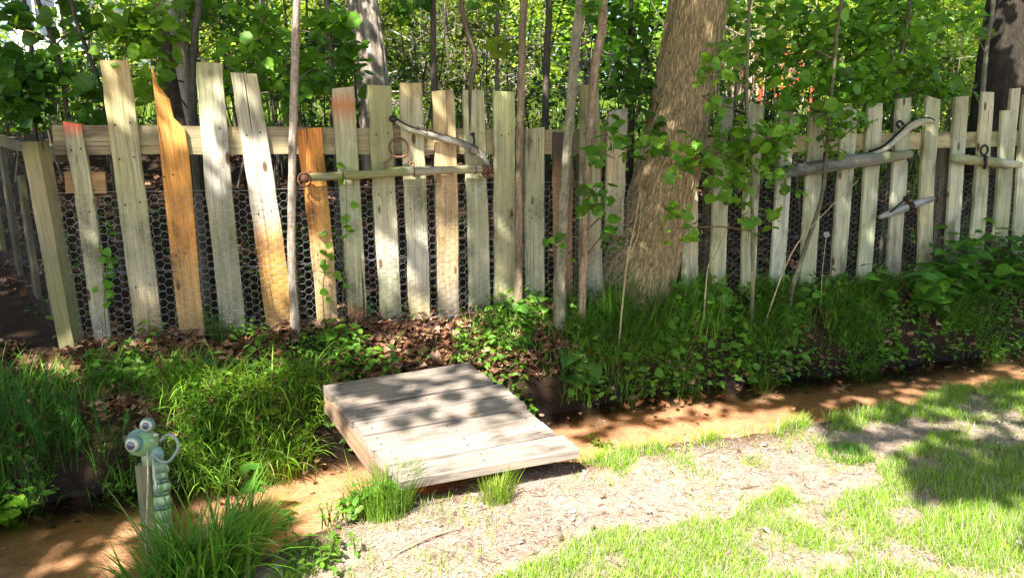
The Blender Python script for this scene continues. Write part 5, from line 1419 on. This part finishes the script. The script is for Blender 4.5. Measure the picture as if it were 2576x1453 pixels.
def bank_grass():
    r_ = np.random.default_rng(53)
    # right bank: long fine grass arching over the water
    mb = MB(); x, y, s, q = scatter(26000, 2.1, 6.6, .0, .36, r_); qf, qn = edges(s)
    cl = fbm(s * 2.6, q * 5 + 2); k = (q < qf - .10) & (cl > .50) & (s > 2.0 + .8 * (q < .2) * 0); x, y, s, q, cl = x[k], y[k], s[k], q[k], cl[k]; n = len(x)
    B = np.stack([x, y, height(x, y) - .01], 1); az = math.atan2(FN[1], FN[0]) + r_.normal(0, .8, n)
    add_blades(mb, B, r_.uniform(.13, .33, n) * (.6 + .8 * (cl - .3)), r_.uniform(.003, .010, n), az, r_.normal(.25, .18, n), r_.uniform(.9, 2.1, n), greens(n, (.09, .24, .035), .42, .8, r_), 5)
    # foot of the trunk and the fence there
    x, y, s, q = scatter(2600, 2.2, 3.9, -.02, .22, r_); k = fbm(s * 4, q * 4 + 7) > .45; x, y = x[k], y[k]; n = len(x)
    add_blades(mb, np.stack([x, y, height(x, y) - .01], 1), r_.uniform(.10, .28, n), r_.uniform(.003, .006, n), math.atan2(FN[1], FN[0]) + r_.normal(0, 1.2, n), r_.normal(.15, .12, n), r_.uniform(.4, 1.5, n), greens(n, (.09, .24, .03), .28, .35, r_), 5)
    # middle clump, broader sunlit blades
    x, y, s, q = scatter(900, 1.62, 2.25, .02, .40, r_); k = fbm(x * 5, y * 5) > .40; x, y = x[k], y[k]; n = len(x)
    add_blades(mb, np.stack([x, y, height(x, y) - .01], 1), r_.uniform(.08, .22, n), r_.uniform(.005, .010, n), r_.random(n) * 6.28, r_.normal(.25, .15, n), r_.uniform(.5, 1.7, n), greens(n, (.13, .27, .045), .22, .35, r_), 5)
    # left bank
    x, y, s, q = scatter(3600, .12, 1.0, .36, .74, r_); qf, qn = edges(s); k = (q < qf + .02) & (fbm(x * 6 + 2, y * 6) > .47); x, y, s, q = x[k], y[k], s[k], q[k]; n = len(x)
    add_blades(mb, np.stack([x, y, height(x, y) - .01], 1), r_.uniform(.08, .30, n), r_.uniform(.004, .012, n), math.atan2(FN[1], FN[0]) + r_.normal(0, 1.3, n), r_.normal(.3, .2, n), r_.uniform(.6, 2.2, n), greens(n, (.15, .31, .035), .3, .5, r_), 5)
    x, y, s, q = scatter(4600, -1.0, .35, .28, .88, r_); qf, qn = edges(s); k = (q < qf + .02) & (fbm(x * 6, y * 6 + 9) > .40); x, y = x[k], y[k]; n = len(x)
    add_blades(mb, np.stack([x, y, height(x, y) - .01], 1), r_.uniform(.08, .26, n), r_.uniform(.003, .008, n), r_.random(n) * 6.28, r_.normal(.25, .18, n), r_.uniform(.5, 2.0, n), greens(n, (.09, .24, .03), .3, .5, r_), 5)
    # sparse blades through the leaf litter
    x, y, s, q = scatter(420, -.2, 1.8, .0, .45, r_); n = len(x)
    add_blades(mb, np.stack([x, y, height(x, y) - .01], 1), r_.uniform(.05, .16, n), r_.uniform(.003, .007, n), r_.random(n) * 6.28, r_.normal(.3, .2, n), r_.uniform(.5, 1.8, n), greens(n, (.10, .23, .03), .25, .4, r_), 4)
    tag(link('bank_grass', mb.mesh('bank_grass', [M_GRASS], False)), 'long arching grass growing along both stream banks', 'grass', kind='stuff')


def tuft(label, px, py, n, L, W, spread, tint, bend=(.4, 1.4), r_=None, lean=None, yellow=.4, z=None, group='grass tufts beside the stream'):
    b = ground_hit(px, py) if z is None else on_z(px, py, z)
    a = r_.random(n) * 6.28; rr = spread * np.sqrt(r_.random(n)); x = b[0] + rr * np.cos(a); y = b[1] + rr * np.sin(a)
    B = np.stack([x, y, height(x, y) - .01], 1); az = a + r_.normal(0, .6, n)
    if lean is not None: az = np.where(r_.random(n) < .5, lean + r_.normal(0, .7, n), az)
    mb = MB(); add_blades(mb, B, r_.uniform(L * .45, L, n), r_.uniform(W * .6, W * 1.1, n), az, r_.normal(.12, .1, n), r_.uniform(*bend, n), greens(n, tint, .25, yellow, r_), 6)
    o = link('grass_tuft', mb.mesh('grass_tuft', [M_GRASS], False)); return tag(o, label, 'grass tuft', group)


def leafy(label, base, h, nst, leaves, size, tint, r_, kind='round', name='leafy_plant', cat='plant', group=None, lean=.25, spread=.03, top=False, mat=None, stem=(.16, .20, .06)):
    b = np.asarray(base, float); t = empty(name, b, label, cat, group); st = MB(); lv = MB()
    for k in range(nst):
        s = b + np.array([r_.normal(0, spread), r_.normal(0, spread), -.02]); a = r_.random() * 6.28
        tip = s + np.array([math.cos(a) * lean * h, math.sin(a) * lean * h, h * r_.uniform(.7, 1.05)])
        P = smooth_path([s, (s + tip) / 2 + np.array([0, 0, h * .06]), tip], 5); tube(st, P, np.linspace(.0035, .0018, len(P)), 5, stem, seed=k)
        u = np.ones(leaves) if top else np.linspace(.35, 1, leaves)
        Q = np.stack([np.interp(u, np.linspace(0, 1, len(P)), P[:, c]) for c in range(3)], 1)
        aa = np.arange(leaves) * (2 * np.pi / leaves if top else 2.4) + r_.random() * 6
        D = np.stack([np.cos(aa), np.sin(aa), r_.normal(-.05, .15, leaves)], 1); Nn = np.array([0, -.25, 1.]) + r_.normal(0, .25, (leaves, 3))
        add_leaves(lv, Q, D, Nn, size * r_.uniform(.75, 1.15, leaves), greens(leaves, tint, .12, .3, r_), kind)
    link('stems', st.mesh('stems', [M_LEAF]), t); link('leaves', lv.mesh('leaves', [mat or M_LEAF], False), t); return t


def plants():
    r_ = np.random.default_rng(59)
    toward = math.atan2(FN[1], FN[0])
    tuft('big dark grass tuft at the foot of the bug ornament', 520, 1445, 470, .42, .009, .15, (.10, .27, .03), (.5, 1.8), r_, toward + .9)
    tuft('lower grass tuft at the bottom edge in front of the wooden stake', 420, 1475, 260, .24, .008, .13, (.10, .27, .03), (.5, 1.7), r_)
    tuft('bright upright grass tuft at the near left corner of the footbridge', 965, 1285, 620, .26, .0045, .105, (.13, .28, .03), (.2, .9), r_)
    tuft('small bright tuft under the near edge of the footbridge', 1250, 1258, 260, .16, .0038, .06, (.17, .29, .03), (.2, 1.0), r_)
    tuft('reddish tinged grass clump rooted at the stream edge beside the three leaf sprig', 650, 1345, 130, .30, .0035, .04, (.10, .15, .03), (.5, 1.5), r_, yellow=1.2)
    tuft('fine grass tuft growing at the foot of the broken picket', 555, 845, 150, .25, .004, .06, (.06, .17, .025), (.2, 1.4), r_)
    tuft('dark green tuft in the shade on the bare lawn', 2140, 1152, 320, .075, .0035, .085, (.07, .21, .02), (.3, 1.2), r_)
    tuft('bright tuft on the left bank beside the footbridge', 690, 1120, 330, .25, .005, .12, (.15, .31, .03), (.4, 1.5), r_, toward)
    tuft('bright tuft on the left bank behind the bug ornament', 540, 1110, 300, .24, .005, .12, (.12, .27, .03), (.5, 1.6), r_, toward)
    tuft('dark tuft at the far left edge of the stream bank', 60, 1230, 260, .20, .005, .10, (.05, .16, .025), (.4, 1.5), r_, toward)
    for px, py, L, lb in ((1700, 900, .26, 'drooping grass tuft on the far bank below the leaning trunk'), (1900, 890, .26, 'drooping grass tuft on the far bank in the middle of the right side'), (2150, 870, .26, 'drooping grass tuft on the far bank below the dark leather bound stick'), (2480, 820, .28, 'drooping grass tuft below the big leaved plants at the right'), (1560, 900, .24, 'drooping grass tuft on the far bank above the sunlit sand')):
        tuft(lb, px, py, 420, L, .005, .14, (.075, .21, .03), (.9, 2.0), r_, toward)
    for px, py, lb in ((1575, 800, 'tall grass tuft hiding the left foot of the leaning trunk'), (1665, 805, 'tall grass tuft hiding the right foot of the leaning trunk'), (1765, 800, 'tall grass tuft at the foot of the first far picket')):
        tuft(lb, px, py, 300, .34, .0075, .15, (.10, .27, .03), (.3, 1.5), r_, toward)
    # horsetails
    for lb, px, py, m in (('feathery horsetail clump on the shaded left bank', 150, 1170, 26), ('feathery horsetail clump below the left wire fence', 60, 1090, 18)):
        b = ground_hit(px, py); t = empty('horsetail_clump', b, lb, 'horsetails', 'horsetail clumps'); mb = MB(); st = MB()
        for k in range(m):
            s = b + np.array([r_.normal(0, .09), r_.normal(0, .07), -.01]); h = r_.uniform(.18, .34); tip = s + np.array([r_.normal(0, .04), r_.normal(0, .04), h])
            tube(st, [s, tip], [.0025, .0012], 5, (.05, .15, .03), seed=k)
            w = 90; u = r_.uniform(.25, 1, w); Bp = s + (tip - s) * u[:, None]
            add_blades(mb, Bp, .075 * (1.1 - u) + .018, np.full(w, .0019), r_.random(w) * 6.28, np.full(w, .75), np.full(w, .35), greens(w, (.05, .165, .02), .2, .3, r_), 2)
        link('stems', st.mesh('stems', [M_GRASS]), t); link('needles', mb.mesh('needles', [M_GRASS], False), t)
    # single leafy plants
    leafy('yellow green three leaf seedling lit up in the bank grass left of the footbridge', ground_hit(705, 1095), .20, 1, 4, .055, (.24, .34, .03), r_, 'round', top=True, lean=.1)
    leafy('sprig with three dark green leaves rising from the stream edge grass', ground_hit(625, 1340), .27, 3, 3, .06, (.09, .25, .03), r_, 'big', top=True, lean=.15, spread=.02)
    leafy('round leaved clump at the stream edge right of the footbridge', ground_hit(1515, 1125), .06, 9, 3, .024, (.11, .24, .03), r_, 'round', lean=.5, spread=.025)
    leafy('plant with large pale dock leaves on the bank right of the footbridge', ground_hit(1440, 975), .20, 4, 2, .16, (.07, .20, .04), r_, 'big', lean=.5, name='dock_plant')
    leafy('bright leafy weed in the bottom corner of the lawn left of the straw', ground_hit(800, 1420), .10, 22, 5, .03, (.11, .26, .03), r_, 'oval', lean=.3, spread=.07)
    leafy('low bright weed at the water edge left of the bridge tuft', ground_hit(860, 1310), .09, 12, 4, .022, (.12, .26, .03), r_, 'oval', lean=.3, spread=.04)
    leafy('broad maple like seedling leaves on the bank below the corner post', ground_hit(235, 975), .09, 3, 3, .085, (.07, .21, .03), r_, 'big', lean=.3)
    leafy('bright green seedling among the litter left of the broken picket foot', ground_hit(280, 905), .10, 3, 3, .05, (.12, .28, .03), r_, 'oval', lean=.3)
    leafy('seedling of sunlit leaves below the grey and orange picket', ground_hit(640, 850), .10, 4, 4, .05, (.12, .27, .04), r_, 'oval', lean=.3)
    leafy('broad green leaves in front of the short orange picket foot', ground_hit(845, 855), .13, 5, 3, .075, (.12, .28, .03), r_, 'big', lean=.3, spread=.05)
    leafy('leafy seedling in the gap right of the rust stained picket', ground_hit(940, 810), .14, 3, 3, .06, (.10, .26, .03), r_, 'big', lean=.2)
    leafy('flat dandelion rosette on the bare lawn', ground_hit(1895, 1172), .03, 7, 1, .085, (.15, .26, .05), r_, 'oval', lean=.9, spread=.01, name='rosette')
    leafy('clump of bright leaves at the left edge above the dark water', ground_hit(2, 1300), .10, 6, 4, .06, (.13, .29, .02), r_, 'big', lean=.4, spread=.04)
    for lb, x0, pts in (('climbing vine with bright leaves between the first two left pickets', (268, 860), [(268, 850), (262, 760), (268, 680), (272, 610)]), ('climbing vine with bright leaves over the short orange picket', (815, 830), [(818, 820), (812, 740), (820, 650), (815, 575)]), ('climbing vine in the dark gap right of the short orange picket', (860, 800), [(860, 800), (865, 700), (872, 560), (868, 420)])):
        P = smooth_path([on_q(x, y, .05) for x, y in pts], 6); b = P[0]; t = empty('vine', b, lb, 'vine', 'vines on the picket fence'); st = MB(); tube(st, P, np.linspace(.003, .0015, len(P)), 5, (.2, .2, .07)); lv = MB(); m = 15
        u = r_.uniform(.25, 1, m); Q = np.stack([np.interp(u, np.linspace(0, 1, len(P)), P[:, c]) for c in range(3)], 1) + r_.normal(0, .018, (m, 3)); D, Nn = leaf_dirs(m, r_, .2, .5); Nn[:, 1] -= .8
        add_leaves(lv, Q, D, Nn, r_.uniform(.03, .055, m), greens(m, (.11, .29, .025), .15, .4, r_), 'round'); link('stem', st.mesh('stem', [M_LEAF]), t); link('leaves', lv.mesh('leaves', [M_LEAF], False), t)
    # knotweed at the right
    K = [(2300, 760, .42, 'big leaved plant hanging over the bank, leftmost of the clump by the far pickets'), (2390, 745, .45, 'big leaved plant in the middle of the clump at the right bank'), (2470, 730, .50, 'big leaved plant with the brightest leaves, right of the clump middle'), (2550, 700, .55, 'big leaved plant at the right edge above the stream'), (2440, 660, .45, 'big leaved plant close to the pickets under the pale singletree'), (2560, 620, .5, 'big leaved plant highest at the right edge')]
    for px, py, h, lb in K:
        b = on_q(px, py, .20 if py > 680 else .06); b[2] = gz(b[0], b[1])
        leafy(lb, b, h, 5, 6, .115, (.075, .225, .022), r_, 'big', name='knotweed', cat='plant', group='big leaved plants on the right bank', lean=.45, spread=.06, stem=(.14, .2, .05))
    for px, py, lb in ((2420, 560, 'vine leaves climbing the picket under the pale singletree'), (2360, 640, 'dark vine leaves at the foot of the far pickets'), (2520, 500, 'vine leaves climbing the split picket')):
        b = on_q(px, py + 90, .05); b[2] = gz(b[0], b[1]); leafy(lb, b, .42, 5, 9, .05, (.045, .15, .02), r_, 'round', name='vine', cat='vine', group='vines on the far pickets', lean=.25, spread=.09)
    # dandelion clock
    b = on_q(2068, 735, .14); b[2] = gz(b[0], b[1]); top = on_q(2079, 590, .14); t = empty('dandelion', b, 'dandelion seed clock on a tall pale stem in front of the far pickets', 'dandelion')
    st = MB(); tube(st, smooth_path([b, (b + top) / 2 + [-.008, 0, 0], top], 5), .0028, 6, (.45, .45, .3)); link('stem', st.mesh('stem', [M_LEAF]), t)
    mb = MB(); m = 260; d = unit(r_.normal(0, 1, (m, 3))); A = np.repeat(top[None], m, 0); 
    for i in range(m): tube(mb, [top, top + d[i] * .019], [.0004, .0006], 3, (.75, .75, .7), False)
    sphere(mb, top, .006, 8, 6, (.3, .25, .15)); link('seed_head', mb.mesh('seed_head', [M_STRAW]), t)
    # dry twig lying on the straw
    A, Bq = ground_hit(1000, 1395), ground_hit(1165, 1330)
    mb = MB(); tube(mb, smooth_path([A + [0, 0, .008], (A + Bq) / 2 + [0, .01, .014], Bq + [0, 0, .008]], 6), np.linspace(.003, .0055, 13), 6, (.34, .25, .19), wob=.1)
    tag(link('twig', mb.mesh('twig', [M_TWIG])), 'thin dry twig lying across the straw in front of the bridge', 'twig')
    # heap of pine straw by the corner post
    c = ground_hit(140, 915); mb = MB(); n = 700
    x = c[0] + r_.normal(0, .09, n); y = c[1] + r_.normal(0, .05, n); Bp = np.stack([x, y, height(x, y) + .035 * np.exp(-((x - c[0]) / .09) ** 2 - ((y - c[1]) / .05) ** 2) + r_.uniform(.002, .012, n)], 1)
    add_blades(mb, Bp, r_.uniform(.03, .09, n), r_.uniform(.002, .004, n), r_.normal(0, .7, n), r_.normal(1.5, .1, n), r_.normal(0, .3, n), np.array([.36, .18, .11]) * r_.uniform(.5, 1.3, (n, 1)), 2)
    tag(link('straw_heap', mb.mesh('straw_heap', [M_STRAW], False)), 'small heap of reddish pine straw below the corner post', 'straw heap', kind='stuff')


# ------------------------------------------------------------------ garden ornament
def ornament():
    T = 2.62
    p = lambda x, y, dz=0.0: at_depth(x, y, T + dz)
    k = T / FPX
    base = p(410, 1330); base[2] = gz(base[0], base[1])
    e = empty('bug_ornament', base, 'sea green glass bug ornament with two bulging eyes on a stake at the stream edge', 'garden ornament')
    green = np.array((.27, .46, .20)); blue = np.array((.13, .23, .22))
    mb = MB(); c = p(357, 1111); sphere(mb, c, 36 * k, 40, 28, green, 0, (1.10, 1, .98))
    V = mb.V[0]; hh = (V - c) @ unit(np.array([-.35, .1, .9])) / (36 * k); w = sstep(.25, .9, hh)[:, None]
    mb.T[0] = green * (1 - w) + blue * .8 * w
    link('head', mb.mesh('head', [M_GLASS]), e)

    def eye(x, y, r, d, look):
        m = MB(); c0 = p(x, y, d); sphere(m, c0, r * k, 28, 18, blue * 1.3); ob = link('eye', m.mesh('eye', [M_GLASS]), e)
        lk = unit(np.asarray(look, float)); u = unit(np.cross(lk, [0, 0, 1.])); v = np.cross(u, lk)

        def disc(name, rr, R_, tint):
            m2 = MB(); rings = 6; na = 26; V = [c0 + lk * R_ * r * k]
            for i in range(1, rings + 1):
                f = rr * i / rings; zz = math.sqrt(R_ * R_ - f * f) if i < rings else math.sqrt(R_ * R_ - f * f) - .06
                for a in np.linspace(0, 2 * np.pi, na, endpoint=False): V.append(c0 + r * k * (lk * zz + f * (u * math.cos(a) + v * math.sin(a))))
            F3 = [(0, 1 + i, 1 + (i + 1) % na) for i in range(na)]; F4 = [(1 + q * na + i, 1 + q * na + (i + 1) % na, 1 + (q + 1) * na + (i + 1) % na, 1 + (q + 1) * na + i) for q in range(rings - 1) for i in range(na)]
            m2.add(V, [np.array(F3), np.array(F4)], tint); link(name, m2.mesh(name, [M_EYE]), ob)
        disc('eye_white', .80, 1.035, (.50, .50, .37)); disc('pupil', .56, 1.06, (.06, .07, .09))
    eye(389, 1115, 20, -.052, (.10, -.95, .15)) if False else None
    eye(338, 1115, 21, -.046, (-.02, -.97, .12))
    eye(371, 1067, 18, -.012, (.12, -.96, .12))
    m = MB(); tube(m, [p(368, 1083), p(372, 1072)], .005, 8, green); link('eye_stalk', m.mesh('eye_stalk', [M_GLASS]), e)
    m = MB(); sphere(m, p(392, 1093, -.03), 5.5 * k, 12, 8, (.55, .58, .45), 0, (1.3, 1, .8)); sphere(m, p(382, 1106, -.04), 5 * k, 12, 8, (.5, .52, .42), 0, (1.3, 1, .7)); link('mouth', m.mesh('mouth', [M_GLASS]), e)
    m = MB(); sphere(m, p(395, 1142), 17 * k, 28, 18, (.26, .42, .38), 0, (1, 1, 1.2)); link('thorax', m.mesh('thorax', [M_GLASS]), e)
    # back plate under the head
    m = MB(); tube(m, [p(372, 1128, .01), p(374, 1170, .01)], [18 * k, 15 * k], 16, (.35, .40, .25)); link('neck', m.mesh('neck', [M_GLASS]), e)
    for pts in ([(384, 1140), (394, 1152), (408, 1160), (424, 1160), (440, 1142), (449, 1124), (446, 1108), (432, 1094), (418, 1094), (404, 1108)], [(382, 1142), (386, 1160), (388, 1190), (392, 1215), (392, 1232)]):
        m = MB(); P = smooth_path([p(x, y, -.045 if i < 8 else -.03) for i, (x, y) in enumerate(pts)], 5); rr = np.full(len(P), 3.9 * k)
        if len(pts) == 5: rr[-6:] = np.linspace(4.2, 5.5, 6) * k
        tube(m, P, rr, 10, (.27, .36, .30)); link('arm', m.mesh('arm', [M_GLASS]), e)
    # ringed abdomen
    segs = [(1158, 1186, 21, 24, 0), (1186, 1203, 24, 25, 0), (1203, 1213, 25, 25, 1), (1213, 1234, 25, 27, 0), (1234, 1244, 27, 27, 1), (1244, 1268, 27, 29, 0), (1268, 1278, 29, 29, 1), (1278, 1310, 29, 26, 0), (1310, 1340, 26, 20, 0)]
    m = MB(); m2 = MB()
    for y0, y1, r0, r1, d in segs:
        tube(m2 if d else m, [p(400 + (y0 - 1160) * .09, y0), p(400 + (y0 - 1160) * .09, (y0 + y1) / 2), p(400 + (y1 - 1160) * .09, y1)], np.array([r0 - (0 if d else .4), (r0 + r1) / 2, r1 - (0 if d else .4)]) *   .72 * k, 24, (.13, .19, .15) if d else (.36, .48, .27))
    link('abdomen', m.mesh('abdomen', [M_GLASS]), e); link('band', m2.mesh('band', [M_GLASS]), e)
    m = MB()
    for y0, xx in ((1178, 417), (1222, 421), (1258, 425)):
        c0 = p(xx, y0, .01); sphere(m, c0, 11 * k, 14, 8, (.36, .48, .27), 0, (.8, .5, 1.2))
    link('wing_stub', m.mesh('wing_stub', [M_GLASS]), e)
    # wooden stake and dry reed
    a = p(362, 1168, .035); b = p(362, 1400, .035); b[2] = gz(b[0], b[1]) - .05; b[0] = a[0]; b[1] = a[1]
    m = MB(); V = []; L = a[2] - b[2]; rr = np.random.default_rng(3)
    m = MB(); box(m, (0, 0, L / 2), (.048, .03, L), None, (.20, .18, .11))
    o = bpy.data.objects.new('wooden_stake', m.mesh('wooden_stake', [M_PLANK], False)); col.objects.link(o); o.location = Vector(b)
    tag(o, 'grey green wooden stake standing in the stream edge behind the bug ornament', 'stake')
    m = MB(); P = [p(371, 1135, -.06), p(372, 1200, -.06), p(370, 1290, -.06), p(367, 1395, -.06)]; P[-1][2] = gz(P[-1][0], P[-1][1]) if False else P[-1][2]
    tube(m, smooth_path(P, 5), np.linspace(.0028, .0042, 16), 6, (.46, .40, .24)); tag(link('dry_reed', m.mesh('dry_reed', [M_TWIG])), 'single dry tan reed stalk standing against the bug ornament', 'reed')


big_tree(); saplings(); far_trunks(); thicket(); background(); house_and_chairs(); canopy()
lawn(); litter(); stream_bits(); weeds(); bank_grass(); plants(); ornament()

# ------------------------------------------------------------------ light, sky, camera
w = bpy.data.worlds.new('World'); scene.world = w; w.use_nodes = True
nt = w.node_tree; bg = nt.nodes['Background']; sky = nt.nodes.new('ShaderNodeTexSky'); sky.sky_type = 'NISHITA'; sky.sun_disc = False
el = math.asin(SUN[2]); sky.sun_elevation = el; sky.sun_rotation = math.atan2(SUN[0], SUN[1]); sky.air_density = 1.0; sky.dust_density = 1.5
nt.links.new(sky.outputs[0], bg.inputs[0]); bg.inputs[1].default_value = .10
sl = bpy.data.lights.new('sun', 'SUN'); sl.energy = 5.0; sl.angle = math.radians(.55); sl.color = (1, .955, .88)
so = bpy.data.objects.new('sun', sl); col.objects.link(so); so.rotation_euler = Vector([float(c) for c in SUN]).to_track_quat('Z', 'Y').to_euler()

cd = bpy.data.cameras.new('camera'); cam = bpy.data.objects.new('camera', cd); col.objects.link(cam)
cd.sensor_width = 36; cd.lens = 36 * FPX / 2576; cd.clip_end = 400; cd.clip_start = .05
cam.location = (0, 0, EYE); cam.rotation_euler = (math.pi / 2 - PITCH, 0, 0)
scene.camera = cam
vs = scene.view_settings; vs.view_transform = 'Standard'; vs.look = 'None'; vs.gamma = 1; vs.exposure = 1.8
cy = scene.cycles; cy.use_denoising = True; cy.max_bounces = 8; cy.diffuse_bounces = 4; cy.glossy_bounces = 3; cy.transmission_bounces = 6; cy.transparent_max_bounces = 8
cy.sample_clamp_indirect = 6; cy.use_adaptive_sampling = True
